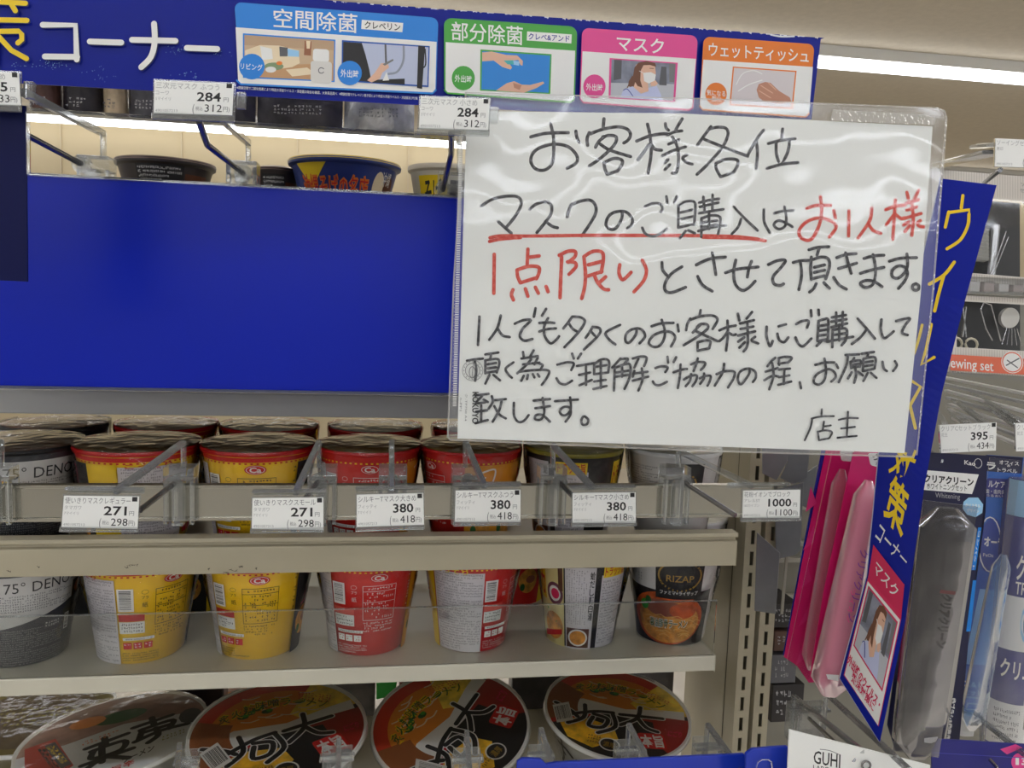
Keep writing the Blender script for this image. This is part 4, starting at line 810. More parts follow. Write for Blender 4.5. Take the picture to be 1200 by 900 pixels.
W(R1a, 3.9, INKB, [[(85, 215), (180, 190), (270, 182), (395, 180)], [(248, 105), (270, 200), (275, 300), (265, 420), (220, 480), (150, 490), (100, 455), (85, 395), (120, 330), (200, 290), (300, 275), (400, 300), (465, 370), (460, 430), (385, 475)], [(458, 168), (465, 215), (485, 260)],
 [(690, 65), (683, 145)], [(568, 180), (550, 230), (555, 285)], [(575, 190), (680, 152), (800, 132), (880, 150), (910, 195), (890, 240), (855, 265)], [(700, 210), (650, 250), (620, 300)], [(680, 215), (740, 202), (790, 215), (785, 265), (730, 330), (650, 400), (570, 455)], [(660, 275), (740, 325), (910, 378)], [(690, 430), (698, 480), (718, 525)], [(690, 430), (770, 393), (835, 405), (840, 440), (800, 500)], [(720, 525), (790, 500)],
 [(1050, 110), (1070, 200), (1080, 350), (1055, 515)], [(960, 250), (1060, 210), (1150, 192), (1209, 188)], [(1060, 280), (1020, 340), (970, 405)], [(1075, 265), (1110, 315), (1165, 325)]])
W(R1b, 3.7, INKB, [[(68, 105), (75, 140), (95, 160)], [(208, 65), (180, 110), (155, 155)], [(85, 200), (140, 175), (205, 165)], [(95, 275), (180, 238)], [(45, 370), (130, 330), (235, 297)], [(125, 215), (165, 290), (178, 380), (170, 470), (155, 510), (125, 515)], [(65, 430), (90, 402)], [(65, 485), (105, 445)], [(245, 365), (210, 390), (240, 425), (290, 440)],
 [(445, 130), (400, 190), (335, 280)], [(430, 150), (500, 135), (570, 145), (585, 200), (540, 300), (430, 430), (330, 525)], [(390, 235), (550, 300), (750, 375)], [(485, 435), (490, 480), (525, 545)], [(485, 435), (570, 400), (660, 405), (665, 450), (630, 510)], [(525, 545), (630, 510)],
 [(880, 160), (820, 240), (755, 355)], [(820, 245), (830, 350), (818, 475)], [(1038, 150), (1028, 235)], [(920, 270), (1020, 245), (1140, 230)], [(985, 260), (985, 350), (1005, 420)], [(1095, 255), (1080, 340), (1035, 435)], [(910, 475), (1040, 440), (1165, 428)]])
W((555, 215, 6), 3.7, INKB, [[(55, 158), (130, 112), (230, 90), (310, 95), (335, 140), (300, 220), (225, 315)], [(175, 270), (265, 350)], [(395, 182), (440, 145), (510, 130), (548, 160), (535, 230), (445, 345)], [(505, 265), (550, 300), (590, 312)],
 [(690, 145), (670, 185), (658, 235)], [(690, 150), (750, 125), (820, 118), (858, 160), (850, 230), (760, 370)], [(1045, 200), (1040, 250), (1000, 315), (960, 322), (930, 290), (950, 230), (1000, 200), (1070, 200), (1115, 250), (1110, 290), (1080, 315)]])
W((555, 215, 6), 4.0, INKR, [[(115, 382), (200, 368), (400, 370), (800, 365), (1200, 366)], [(112, 408), (200, 390), (330, 380)]])
W((740, 215, 6), 4.0, INKR, [[(0, 366), (300, 366), (700, 372), (890, 392)], [(500, 378), (800, 386), (940, 403)]])
W((740, 215, 6), 3.3, INKB, [[(95, 162), (150, 140), (200, 145), (218, 175), (205, 200)], [(75, 312), (100, 355), (150, 372), (200, 355), (245, 320)], [(245, 92), (252, 135)], [(318, 92), (300, 132)],
 [(330, 160), (328, 310)], [(330, 155), (380, 128), (440, 130), (448, 180), (440, 290)], [(345, 205), (425, 185)], [(350, 250), (430, 232)], [(330, 310), (440, 285)], [(380, 335), (340, 385)], [(400, 330), (445, 350)],
 [(475, 135), (560, 115), (615, 108)], [(505, 95), (512, 185)], [(570, 80), (568, 180)], [(480, 165), (610, 135)], [(475, 210), (560, 195), (645, 182)], [(545, 200), (545, 320)], [(492, 245), (490, 375)], [(495, 245), (560, 225), (620, 235), (622, 290), (608, 355)], [(500, 275), (600, 262)], [(470, 335), (560, 310), (660, 295)], [(510, 305), (600, 290)],
 [(720, 165), (790, 240), (885, 330)], [(770, 250), (750, 305), (705, 355)], [(930, 185), (932, 270), (970, 345)], [(1005, 210), (1060, 195), (1135, 190)], [(1075, 165), (1088, 250), (1075, 305), (1030, 320), (1000, 290), (1030, 262), (1080, 275), (1130, 305)]])
W((920, 215, 6.667), 4.0, INKR, [[(170, 195), (240, 172), (355, 172)], [(275, 105), (285, 200), (270, 310), (225, 410), (180, 445), (120, 420), (110, 365), (160, 305), (240, 272), (310, 275), (380, 310), (395, 350), (345, 418)], [(378, 212), (392, 268)], [(497, 215), (495, 410)], [(675, 195), (660, 290), (570, 425)], [(655, 325), (690, 370), (745, 390)],
 [(785, 205), (860, 178), (935, 170)], [(860, 130), (850, 280), (840, 435)], [(848, 245), (790, 322)], [(860, 240), (905, 275), (930, 268)], [(950, 70), (962, 120)], [(1042, 55), (1010, 120)], [(945, 155), (1040, 128)], [(950, 208), (1025, 185)], [(925, 275), (1060, 235)], [(988, 160), (1000, 280), (988, 405)], [(925, 325), (965, 300)], [(935, 375), (970, 330)], [(1055, 290), (1030, 315), (1050, 335), (1080, 340)]])
W((560, 285, 5.714), 4.2, INKR, [[(110, 75), (107, 335)], [(335, 40), (330, 150)], [(335, 95), (410, 85)], [(262, 180), (267, 225), (285, 265)], [(265, 178), (340, 155), (405, 160), (410, 195), (392, 238)], [(285, 265), (390, 232)], [(235, 312), (225, 345), (238, 380)], [(318, 305), (335, 355)], [(385, 295), (405, 335)], [(457, 290), (470, 325)],
 [(545, 80), (560, 95), (555, 230), (550, 365)], [(545, 82), (600, 55), (650, 55), (650, 90), (605, 128)], [(600, 125), (650, 130), (655, 160), (610, 208)], [(710, 95), (720, 200), (715, 290), (695, 370)], [(710, 90), (770, 55), (830, 60), (840, 110), (825, 195)], [(740, 145), (830, 122)], [(735, 220), (830, 190)], [(780, 215), (800, 260), (840, 305), (875, 312)], [(855, 225), (815, 262)],
 [(950, 145), (945, 200), (970, 245), (1025, 195)], [(1100, 115), (1128, 180), (1110, 250), (1045, 325)]])
W((765, 280, 7.059), 3.7, INKB, [[(75, 195), (80, 255), (115, 300)], [(240, 230), (150, 290), (100, 370), (105, 430), (160, 442), (270, 400)], [(358, 215), (470, 165), (600, 150)], [(490, 115), (505, 200), (520, 295)], [(370, 310), (410, 380), (490, 432)], [(600, 280), (700, 250), (870, 232)], [(685, 175), (668, 270), (680, 370), (735, 425), (790, 405), (845, 350)], [(815, 185), (795, 240), (780, 315)], [(955, 212), (1030, 180), (1095, 178), (1060, 235), (995, 310), (1000, 370), (1050, 385), (1080, 372)]])
W((920, 280, 7.059), 3.6, INKB, [[(65, 195), (130, 180), (205, 178)], [(125, 190), (135, 300), (112, 420)], [(195, 90), (270, 70), (360, 65)], [(280, 80), (262, 135)], [(215, 150), (210, 250), (215, 335)], [(230, 170), (300, 150), (355, 165), (365, 230), (335, 330)], [(240, 235), (325, 215)], [(240, 278), (325, 258)], [(220, 330), (320, 305)], [(255, 370), (235, 410), (200, 440)], [(318, 362), (365, 408)],
 [(425, 155), (500, 130), (585, 122)], [(440, 245), (510, 225), (590, 200)], [(498, 115), (520, 200), (545, 285)], [(400, 318), (445, 380), (505, 415)], [(650, 162), (730, 140), (815, 135)], [(620, 285), (720, 255), (815, 235)], [(725, 130), (745, 230), (740, 330), (715, 385), (660, 400), (620, 370), (660, 345), (730, 350), (800, 395)],
 [(860, 185), (950, 160), (1085, 155)], [(1005, 125), (1010, 220), (985, 280), (930, 325), (885, 310), (885, 260), (930, 225), (990, 235), (1010, 290), (985, 350), (935, 410)], [(1078, 370), (1102, 385), (1100, 415), (1075, 425), (1052, 408), (1056, 382), (1080, 370)]])
W((545, 350, 5.4545), 3.2, INKB, [[(92, 115), (88, 200), (83, 295)], [(228, 108), (205, 190), (155, 262)], [(208, 190), (240, 235), (285, 245)], [(318, 160), (370, 138), (420, 138), (370, 190), (350, 240), (380, 268), (430, 258)], [(450, 62), (440, 115)], [(518, 65), (492, 108)], [(475, 155), (530, 152), (570, 155)], [(475, 210), (520, 195), (580, 190)], [(530, 125), (505, 180), (510, 240), (545, 285), (580, 265), (600, 240)],
 [(685, 115), (660, 150), (628, 190)], [(685, 115), (740, 120), (765, 150), (720, 220), (635, 310)], [(665, 160), (685, 190), (715, 210)], [(815, 180), (795, 215), (770, 250)], [(815, 180), (860, 190), (855, 230), (760, 325)], [(800, 205), (828, 235)], [(990, 168), (900, 215), (920, 260), (960, 292)], [(1095, 195), (1090, 230), (1050, 280), (1025, 270), (1030, 225), (1070, 195), (1125, 195), (1150, 240), (1115, 285)]])
W((750, 350, 7.059), 3.2, INKB, [[(95, 228), (170, 205), (275, 200)], [(178, 175), (205, 270), (190, 350), (150, 395), (100, 395), (72, 360), (110, 305), (180, 275), (250, 275), (290, 320), (255, 395)], [(310, 215), (318, 270)],
 [(500, 95), (492, 140)], [(415, 165), (390, 210), (380, 260)], [(415, 175), (500, 145), (600, 140), (640, 175), (600, 250)], [(500, 215), (435, 280)], [(470, 235), (500, 210), (555, 215), (555, 250), (480, 310), (360, 385)], [(455, 265), (540, 305), (640, 350)], [(475, 360), (475, 430)], [(475, 360), (540, 345), (580, 355), (570, 410)], [(475, 430), (570, 410)],
 [(655, 262), (720, 235), (790, 222)], [(722, 182), (725, 300), (710, 430)], [(720, 275), (690, 320), (655, 350)], [(730, 280), (765, 300), (790, 295)], [(808, 125), (820, 180)], [(925, 110), (880, 165)], [(825, 205), (940, 178)], [(830, 250), (935, 230)], [(810, 305), (950, 270)], [(885, 190), (890, 300), (885, 390), (855, 435)], [(810, 355), (860, 320)], [(820, 405), (865, 360)], [(950, 315), (920, 345), (975, 370)],
 [(1045, 232), (1045, 310), (1072, 395), (1095, 350)]])
W((910, 350, 7.059), 3.2, INKB, [[(15, 228), (75, 212)], [(5, 290), (20, 340), (60, 360), (95, 320)], [(160, 210), (210, 185), (262, 185), (250, 240)], [(155, 320), (180, 375), (220, 392), (285, 330)], [(282, 95), (285, 145)], [(345, 92), (348, 135)],
 [(345, 190), (335, 350)], [(345, 185), (390, 170), (425, 180), (420, 340)], [(355, 225), (415, 215)], [(350, 265), (415, 255)], [(345, 305), (410, 298)], [(340, 350), (415, 335)], [(370, 350), (330, 390)], [(385, 345), (430, 355)], [(455, 155), (570, 135)], [(490, 115), (490, 225)], [(545, 110), (540, 225)], [(450, 190), (575, 170)], [(450, 235), (580, 205)], [(515, 215), (515, 345)], [(460, 260), (458, 400)], [(460, 260), (550, 245), (580, 265), (570, 340), (535, 385)], [(470, 300), (570, 285)], [(415, 355), (520, 335), (630, 315)],
 [(668, 165), (740, 245), (810, 330)], [(740, 255), (690, 320), (620, 375)], [(865, 172), (860, 260), (885, 325), (925, 305), (965, 270)], [(985, 185), (1050, 168), (1100, 165), (1060, 220), (1035, 280), (1080, 300)]])
W((540, 400, 5.217), 3.0, INKB, [[(38, 118), (85, 110), (135, 105)], [(85, 115), (95, 170), (88, 240)], [(150, 80), (230, 68)], [(185, 85), (180, 110)], [(150, 115), (150, 195)], [(152, 115), (225, 108), (235, 140), (220, 190)], [(165, 140), (215, 132)], [(165, 165), (215, 158)], [(150, 193), (215, 182)], [(175, 205), (150, 258)], [(200, 205), (240, 238)],
 [(322, 128), (275, 165), (290, 200), (312, 222)], [(380, 65), (385, 95)], [(445, 55), (420, 100)], [(370, 105), (470, 90)], [(430, 110), (395, 150), (345, 195)], [(380, 140), (480, 130)], [(470, 100), (450, 140)], [(360, 185), (450, 175), (535, 178), (530, 215), (495, 265)], [(480, 135), (500, 145), (485, 175)], [(385, 210), (370, 240)], [(410, 205), (405, 230)], [(440, 200), (450, 220)], [(470, 200), (480, 215)],
 [(590, 142), (650, 128), (690, 135), (675, 175)], [(585, 225), (605, 255), (640, 262), (680, 240)], [(680, 75), (690, 105)], [(735, 75), (715, 105)], [(710, 150), (760, 142), (820, 132)], [(765, 150), (765, 265)], [(722, 205), (790, 190)], [(725, 268), (800, 235)], [(815, 150), (815, 200)], [(815, 140), (860, 110), (905, 120), (900, 190)], [(825, 155), (890, 145)], [(815, 200), (900, 190)], [(855, 125), (855, 285)], [(815, 245), (885, 235)], [(810, 290), (890, 272)],
 [(975, 105), (925, 160)], [(970, 110), (1020, 105), (1000, 135)], [(940, 165), (935, 300)], [(945, 160), (1000, 140), (1035, 145), (1030, 220), (1000, 290)], [(950, 190), (1025, 178)], [(950, 215), (1020, 205)], [(985, 150), (985, 215)], [(1050, 105), (1100, 92), (1135, 100), (1120, 150)], [(1085, 105), (1060, 160)], [(1060, 180), (1050, 215)], [(1065, 195), (1140, 185)], [(1050, 240), (1145, 215)], [(1105, 165), (1110, 230), (1085, 300)],
 [(90, 330), (170, 320)], [(130, 335), (95, 375), (150, 372)], [(140, 355), (165, 370)], [(95, 430), (160, 420)], [(125, 390), (125, 490)], [(90, 500), (165, 480)], [(190, 335), (195, 370), (170, 410)], [(195, 360), (275, 352)], [(250, 360), (235, 420), (195, 490)], [(205, 395), (235, 445), (275, 470)], [(325, 375), (325, 450), (350, 490), (385, 485), (415, 450)],
 [(445, 362), (545, 352)], [(455, 408), (545, 395)], [(500, 345), (510, 430), (490, 475), (455, 475), (460, 450), (500, 450), (545, 490)], [(575, 365), (715, 355)], [(668, 342), (672, 410), (650, 445), (620, 450), (605, 425), (630, 400), (665, 405), (670, 445), (640, 490)], [(758, 458), (778, 478), (770, 505), (745, 508), (736, 485), (745, 462), (758, 458)]])
W((755, 405, 7.059), 3.0, INKB, [[(90, 185), (140, 170), (192, 180), (172, 218)], [(68, 295), (90, 322), (130, 325), (185, 298)], [(190, 92), (195, 140)], [(262, 95), (240, 135)], [(240, 220), (300, 200), (350, 192)], [(298, 155), (292, 250), (275, 350)], [(385, 155), (440, 135), (500, 140), (490, 175), (465, 200)], [(440, 105), (425, 160), (405, 210)], [(325, 280), (370, 255), (430, 245), (425, 290), (395, 335)], [(385, 235), (375, 290), (340, 335)], [(455, 270), (500, 250), (545, 250), (540, 290), (520, 330)], [(492, 230), (490, 270), (460, 315)],
 [(595, 235), (660, 212), (740, 215), (735, 270), (690, 345)], [(658, 150), (645, 220), (580, 330)], [(870, 200), (860, 240), (800, 318), (772, 285), (785, 220), (850, 188), (910, 210), (920, 260), (895, 300)], [(1080, 100), (1045, 130), (1015, 170)], [(1000, 215), (1100, 185)], [(1055, 145), (1065, 250), (1030, 360)], [(990, 285), (1055, 250), (1105, 255)], [(1110, 108), (1112, 158)]])
W((915, 400, 6.923), 3.0, INKB, [[(-22, 135), (30, 125), (85, 132), (60, 168)], [(-22, 180), (55, 170)], [(-20, 228), (70, 220)], [(25, 225), (20, 345)], [(-20, 290), (65, 275)], [(-25, 352), (80, 325)], [(150, 330), (160, 380)],
 [(275, 190), (350, 172), (430, 170)], [(350, 140), (362, 240), (345, 320), (300, 350), (262, 325), (290, 265), (380, 225), (430, 250), (440, 290), (405, 325)], [(445, 185), (460, 215)], [(520, 110), (630, 105)], [(540, 115), (525, 200), (465, 330)], [(590, 135), (575, 160)], [(560, 165), (565, 215)], [(560, 165), (640, 155), (635, 205)], [(570, 190), (630, 180)], [(565, 212), (635, 202)], [(600, 215), (605, 280), (590, 335)], [(570, 250), (540, 300)], [(620, 245), (660, 275)],
 [(650, 100), (750, 85)], [(705, 95), (695, 130)], [(665, 140), (660, 240)], [(665, 140), (760, 130), (755, 220)], [(675, 170), (740, 160)], [(675, 200), (740, 190)], [(665, 240), (750, 222)], [(700, 255), (665, 320)], [(725, 255), (770, 295)], [(820, 165), (830, 220), (855, 240)], [(920, 160), (935, 195), (905, 240)]])
W((915, 400, 6.923), 2.4, INKB, [[(328, 550), (325, 600)], [(245, 625), (320, 608), (425, 605)], [(250, 630), (235, 700), (190, 800)], [(345, 650), (335, 720)], [(340, 690), (400, 680)], [(295, 730), (305, 800)], [(295, 732), (360, 720), (410, 735), (390, 780)], [(305, 800), (385, 785)], [(540, 570), (530, 765)], [(465, 635), (540, 620), (620, 622)], [(485, 705), (595, 692)], [(455, 780), (610, 765)]])
b.build('handwriting', t)
# sleeve: back sheet, front sheet with gentle waves, welded edges, punched strip, printed marks
SLV = clear('sleeve_film', (252, 253, 253), .04, 1.34, bump=.55, bscale=9, dist=.01, haze=.05, hazec=(235, 235, 235)); SLVB = clear('sleeve_film_back', (250, 251, 252), .1, 1.4, haze=.09, hazec=(235, 238, 240))
WELD = clear('sleeve_weld', (235, 236, 238), .3, 1.4, haze=.38, hazec=(225, 222, 214), bump=.8, bscale=400, dist=.002)
sq = [(545, 109), (820, 116), (1098, 127), (1105, 130), (1108, 138), (1092, 345), (1073, 533), (1068, 535), (800, 527), (528, 515), (524, 511), (531, 330)]
fr = MB(); off = sn * .0011; fr.add([SP(*p) + off for p in sq], [tuple(range(len(sq)))], SLV); fr.build('sleeve_front', t)
fr = MB(); fr.add([SP(*p) - sn * .0006 for p in sq], [tuple(range(len(sq)))], SLVB); fr.build('sleeve_back', t)
b = MB(); L3 = planemap(SA, sn); d = Draw(b, L3); d.l = .0014
d.poly([(545, 108.5), (820, 115.5), (1099, 126.5), (1098, 128), (820, 117), (545, 110)], WELD); d.poly([(1099, 127), (1106, 130), (1109, 139), (1093, 345), (1074, 533), (1072, 533), (1090.5, 345), (1106.5, 139), (1104, 131.5), (1098.5, 129)], WELD)
d.poly([(975, 129), (1085, 135), (1093, 139), (1093, 147), (972, 142)], WELD); d.poly([(523, 511), (528, 516), (540, 516.3), (800, 528), (1070, 536), (1070, 534), (800, 526), (540, 514.6), (529, 514), (525, 511)], WELD); d.poly([(545, 109), (547, 109), (533, 330), (526, 511), (524, 511), (531, 330)], WELD)
tag(b.build('welded_edge', t), None, None)
b = MB(); d = Draw(b, L3); d.l = .0016
for i in range(150):
    y = 158 + i * 2.12; x = 540.5 - (y - 158) * .0225
    d.rect(x - 2.2, y, x + 2.2, y + .9, WHITE)
    if i % 2: d.rect(x - 3.4, y + .9, x - 2.7, y + 1.9, LGREY)
tag(b.build('punched_strip', t), None, None, kind='stuff')
b = MB(); d = Draw(b, L3); d.l = .0013
d.ring(554, 434, 12, 12, .6, GREY, 26); d.ring(554, 434, 8.5, 8.5, .8, GREY, 22); d.ring(553.5, 436, 3.5, 6.5, .9, GREY, 16); d.stroke([(555, 424), (553, 444)], .7, GREY)
for k in range(16): a = k * math.pi / 8; d.rect(554 + 10.3 * math.cos(a) - .5, 434 + 10.3 * math.sin(a) - .5, 554 + 10.3 * math.cos(a) + .5, 434 + 10.3 * math.sin(a) + .5, GREY)
d.text('KOKUYO', [(561, 459), (560.5, 496), (553.5, 496), (554, 459)], BLACK, .02); d.text('ク-TP750 A4', [(548, 461), (547.4, 493), (544.6, 493), (545.2, 461)], GREY); d.text('n-PP1', [(541.6, 466), (541.2, 481), (538.8, 481), (539.2, 466)], GREY)
b.build('sleeve_print', t)

# ================================================================== twisted blue strip
st = [((1102, 209), (1168, 217), .56, .56), ((1073, 340), (1131, 352), .575, .57), ((1050, 440), (1104, 460), .59, .575), ((1030, 531), (1083, 572), .60, .575), ((1016, 675), (1061, 728), .615, .58), ((984, 795), (1031, 870), .625, .575)]
def strip_fn(x, y, l):
    for k in range(5):
        a, b_, c_2, d_2 = st[k][0], st[k][1], st[k + 1][1], st[k + 1][0]
        u, v = .5, .5
        for _ in range(14):      # invert the bilinear patch
            fx = (1 - v) * ((1 - u) * a[0] + u * b_[0]) + v * ((1 - u) * d_2[0] + u * c_2[0]) - x; fy = (1 - v) * ((1 - u) * a[1] + u * b_[1]) + v * ((1 - u) * d_2[1] + u * c_2[1]) - y
            xu = (1 - v) * (b_[0] - a[0]) + v * (c_2[0] - d_2[0]); yu = (1 - v) * (b_[1] - a[1]) + v * (c_2[1] - d_2[1]); xv = (1 - u) * (d_2[0] - a[0]) + u * (c_2[0] - b_[0]); yv = (1 - u) * (d_2[1] - a[1]) + u * (c_2[1] - b_[1])
            D = xu * yv - xv * yu; u -= (fx * yv - fy * xv) / D; v -= (fy * xu - fx * yu) / D
        if v <= 1.0 or k == 4: break
    q = [P(*a, st[k][2]), P(*b_, st[k][3]), P(*c_2, st[k + 1][3]), P(*d_2, st[k + 1][2])]; n = (q[1] - q[0]).cross(q[0] - q[3]).normalized()
    if n.dot(EYE - q[0]) < 0: n = -n
    return (q[0] * (1 - u) + q[1] * u) * (1 - v) + (q[3] * (1 - u) + q[2] * u) * v + n * l
t = thing('hanging_strip', 'tall narrow blue cardboard strip with yellow lettering and a photo, hanging right of the notice', 'sign', strip_fn(1031, 868, 0))
b = MB(); rows = []
for k in range(5):
    for j in range(12 + (k == 4)):
        v = j / 12; L = [st[k][0][i] * (1 - v) + st[k + 1][0][i] * v for i in (0, 1)]; R = [st[k][1][i] * (1 - v) + st[k + 1][1][i] * v for i in (0, 1)]
        rows.append([strip_fn(L[0] * (1 - u) + R[0] * u, L[1] * (1 - u) + R[1] * u, 0) for u in (0, .33, .66, 1)])
n = len(rows); vs = [p for r_ in rows for p in r_]; bk_ = Vector((0, .0012, 0)); vs += [p + bk_ for p in vs]; N = n * 4; fs = []
for j in range(n - 1):
    for i in range(3): a = j * 4 + i; fs += [(a, a + 1, a + 5, a + 4), (N + a + 4, N + a + 5, N + a + 1, N + a)]
b.add(vs, fs, mat('strip_blue', (12, 30, 146), .35, spec=.2))
b.add(vs, [(j * 4 + s_, (j + 1) * 4 + s_, N + (j + 1) * 4 + s_, N + j * 4 + s_) for j in range(n - 1) for s_ in (0, 3)] + [(i, i + 1, N + i + 1, N + i) for i in range(3)] + [(N - 4 + i, N - 3 + i, 2 * N - 3 + i, 2 * N - 4 + i) for i in range(3)], mat('card_edge', (205, 208, 220), .7))
b.build('strip_card', t, smooth=False)
b = MB(); d = Draw(b, strip_fn, 2.5e-5); d.l = 3e-4; d.seg = 5; d.tess = (4, 4)
d.view(900, 200, 4); d.strokes([[(912, 115), (905, 172)], [(848, 192), (942, 180), (940, 235)], [(846, 190), (830, 260)]], 15, YEL, False); d.stroke([(941, 200), (935, 255), (900, 320), (838, 362)], 15, YEL)
d.strokes([[(872, 425), (825, 485), (755, 530)], [(822, 490), (800, 570), (780, 655)]], 16, YEL)
d.view(800, 330, 4); d.strokes([[(1165, 198), (1142, 310), (1118, 388), (1178, 352)]], 15, YEL, False); d.strokes([[(1122, 200), (1105, 270), (1084, 335)]], 13, YEL)
d.strokes([[(1065, 460), (1116, 492), (1062, 588)], [(1066, 575), (1092, 685)]], 15, YEL, False)
d.view(900, 480, 4); d.text('対', [(612, 165), (706, 205), (655, 345), (563, 290)], YEL, .02); d.text('策', [(584, 306), (668, 395), (632, 606), (538, 490)], YEL, .02)
d.text('コーナー', [(532, 520), (664, 690), (640, 738), (500, 600)], WHITE, .01)
d.view(0, 0, 1); d.poly([(1024, 637), (1060, 684), (1056, 728), (1017, 681)], PKR); d.poly([(1017.5, 681), (1056, 727), (1030, 851), (990, 791)], WHITE)
d.stroke([(1017, 681), (990, 791), (1030, 851), (1056, 727), (1060, 684)], 1.0, PKR, False)
d.view(900, 480, 4); d.text('マスク', [(516, 704), (618, 834), (598, 890), (490, 752)], WHITE, .01)
d.view(0, 0, 1); d.sc = 1.0; woman(d, [(1018.5, 686), (1053, 729), (1035, 811), (1001, 756)], PKR)
d.text('外出時のウイルス・', [(997, 766), (1034, 822), (1030.5, 832), (994, 776)], PKR, .03); d.text('飛沫対策に', [(1001, 787), (1027, 826), (1024.5, 835), (998.5, 797)], PKR, .02)
b.build('printed_lettering', t)

# ================================================================== right-hand goods
def film_quad(t, pts, Y, thick=.0004, m=FLAT, name='shrink_film'):
    MB().slab([P(x, y, Y if not isinstance(Y, tuple) else Y[i]) for i, (x, y) in enumerate(pts)], Vector((0, thick, 0)), m).build(name, t)
def capsule(b, c0, c1, w0, w1, Yc0, Yc1, m, n=18, depth=.5, k=14, sq=.55):
    """rounded flat tube from (px) c0 to c1 with pixel half-widths w0, w1"""
    A_, B_ = P(c0[0], c0[1], Yc0), P(c1[0], c1[1], Yc1); ax = (B_ - A_).normalized(); sd = ax.cross(Vector((0, 1, 0))).normalized(); fw = sd.cross(ax).normalized()
    r0 = (P(c0[0] + w0, c0[1], Yc0) - A_).length; r1 = (P(c1[0] + w1, c1[1], Yc1) - B_).length; rows = []
    for i in range(k + 1):
        u = i / k; e = min(1, math.sin(math.pi * min(u, .08) / .16 + 1e-3) if u < .08 else math.sin(math.pi * min(1 - u, .08) / .16 + 1e-3) if u > .92 else 1); e = .35 + .65 * e
        r = (r0 + (r1 - r0) * u) * e; c = A_.lerp(B_, u)
        row = []
        for j in range(n):
            a = 2 * math.pi * j / n; ca, sa = math.cos(a), math.sin(a); row.append(c + sd * (r * math.copysign(abs(ca) ** sq, ca)) + fw * (r * depth * math.copysign(abs(sa) ** sq, sa)))
        rows.append(row)
    vs = [v for r_ in rows for v in r_]; fs = [(i * n + j, i * n + (j + 1) % n, (i + 1) * n + (j + 1) % n, (i + 1) * n + j) for i in range(k) for j in range(n)] + [tuple(range(n)), tuple(reversed(range(k * n, k * n + n)))]
    b.add(vs, fs, m)
def pack(label, card, Y, cm, cat='toothbrush set', group=None):
    t = thing('toothbrush_set', label, cat, P(card[-1][0], card[-1][1], Y), group)
    MB().slab([P(x, y, Y) for x, y in card], Vector((0, .0008, 0)), cm).build('backing_card', t); return t
MAG = mat('card_magenta', (214, 26, 108), .4, noise=.05); CASEP = clear('pink_clear_case', (252, 215, 226), .10, 1.5, haze=.42, hazec=(255, 186, 206)); CASEK = clear('smoke_clear_case', (190, 190, 194), .10, 1.45, haze=.55, hazec=(80, 80, 84), bump=.5, bscale=26, dist=.003)
# pink set 1 (rear) and 2
t = pack('pink toothbrush set on magenta card, left one of the two, behind the blue strip', [(968, 528), (1008, 528), (985, 660), (948, 800), (934, 780), (919, 770), (940, 660)], .715, MAG, group='pink toothbrush sets')
MB().slab([P(963, 528, .7165), P(969, 528, .7165), P(921, 766, .7165), (P(918, 768, .7165))], Vector((0, .0012, 0)), BLUE).build('card_edge', t)
b = MB(); capsule(b, (987, 550), (951, 785), 9, 13, .70, .70, CASEP); b.build('clear_case', t, smooth=True)
b = MB(); capsule(b, (986, 575), (955, 770), 4, 6, .70, .70, mat('brush_pink', (244, 168, 190), .35)); b.build('toothbrush', t, smooth=True)
b = MB(); d = Draw(b, planemap(Vector((0, .715, 0)), Vector((0, -1, 0)))); d.rquad([(984, 528), (1002, 528), (998, 541), (986, 540)], WHITE, .2)
for k in range(5): d.poly([(950 - k * 2 + 6 * (k % 2), 570 + k * 45), (957 - k * 3, 590 + k * 45), (944 - k * 3, 600 + k * 45)], mat('card_magenta_light', (222, 50, 126), .35))
b.build('card_print', t); film_quad(t, [(975, 530), (1002, 530), (948, 798), (922, 775)], .692)
t = pack('pink toothbrush set on magenta card, right one of the two, beside the blue strip', [(1000, 530), (1040, 530), (1040, 640), (1012, 790), (975, 798), (948, 800), (966, 690)], .675, MAG, group='pink toothbrush sets')
b = MB(); capsule(b, (1018, 563), (971, 815), 12, 22, .658, .658, CASEP, depth=.6); b.build('clear_case', t, smooth=True)
b = MB(); capsule(b, (1016, 580), (975, 790), 5, 9, .660, .660, mat('brush_pink', (244, 168, 190), .35)); b.build('toothbrush', t, smooth=True)
b = MB(); d = Draw(b, planemap(Vector((0, .6438, 0)), Vector((0, -1, 0)))); d.poly([(968, 790), (983, 791), (982, 798), (970, 796)], WHITE); d.text('クリアクリーン', [(1018, 645), (1002, 730), (992, 728), (1008, 643)], mat('print_violet', (120, 60, 150), .4), .01); d.text('ライオン', [(1003, 690), (997, 730), (991, 729), (997, 690)], PINK); b.build('case_print', t)
b = MB(); d = Draw(b, planemap(Vector((0, .675, 0)), Vector((0, -1, 0)))); d.rquad([(1017, 531), (1034, 531), (1034, 549), (1020, 545)], WHITE, .15); d.line('ク', 1022, 532, 1033, 533, 7, BLACK, .03); d.line('ホ', 1026, 541, 1031, 541, 5, BLACK); b.build('card_print', t)
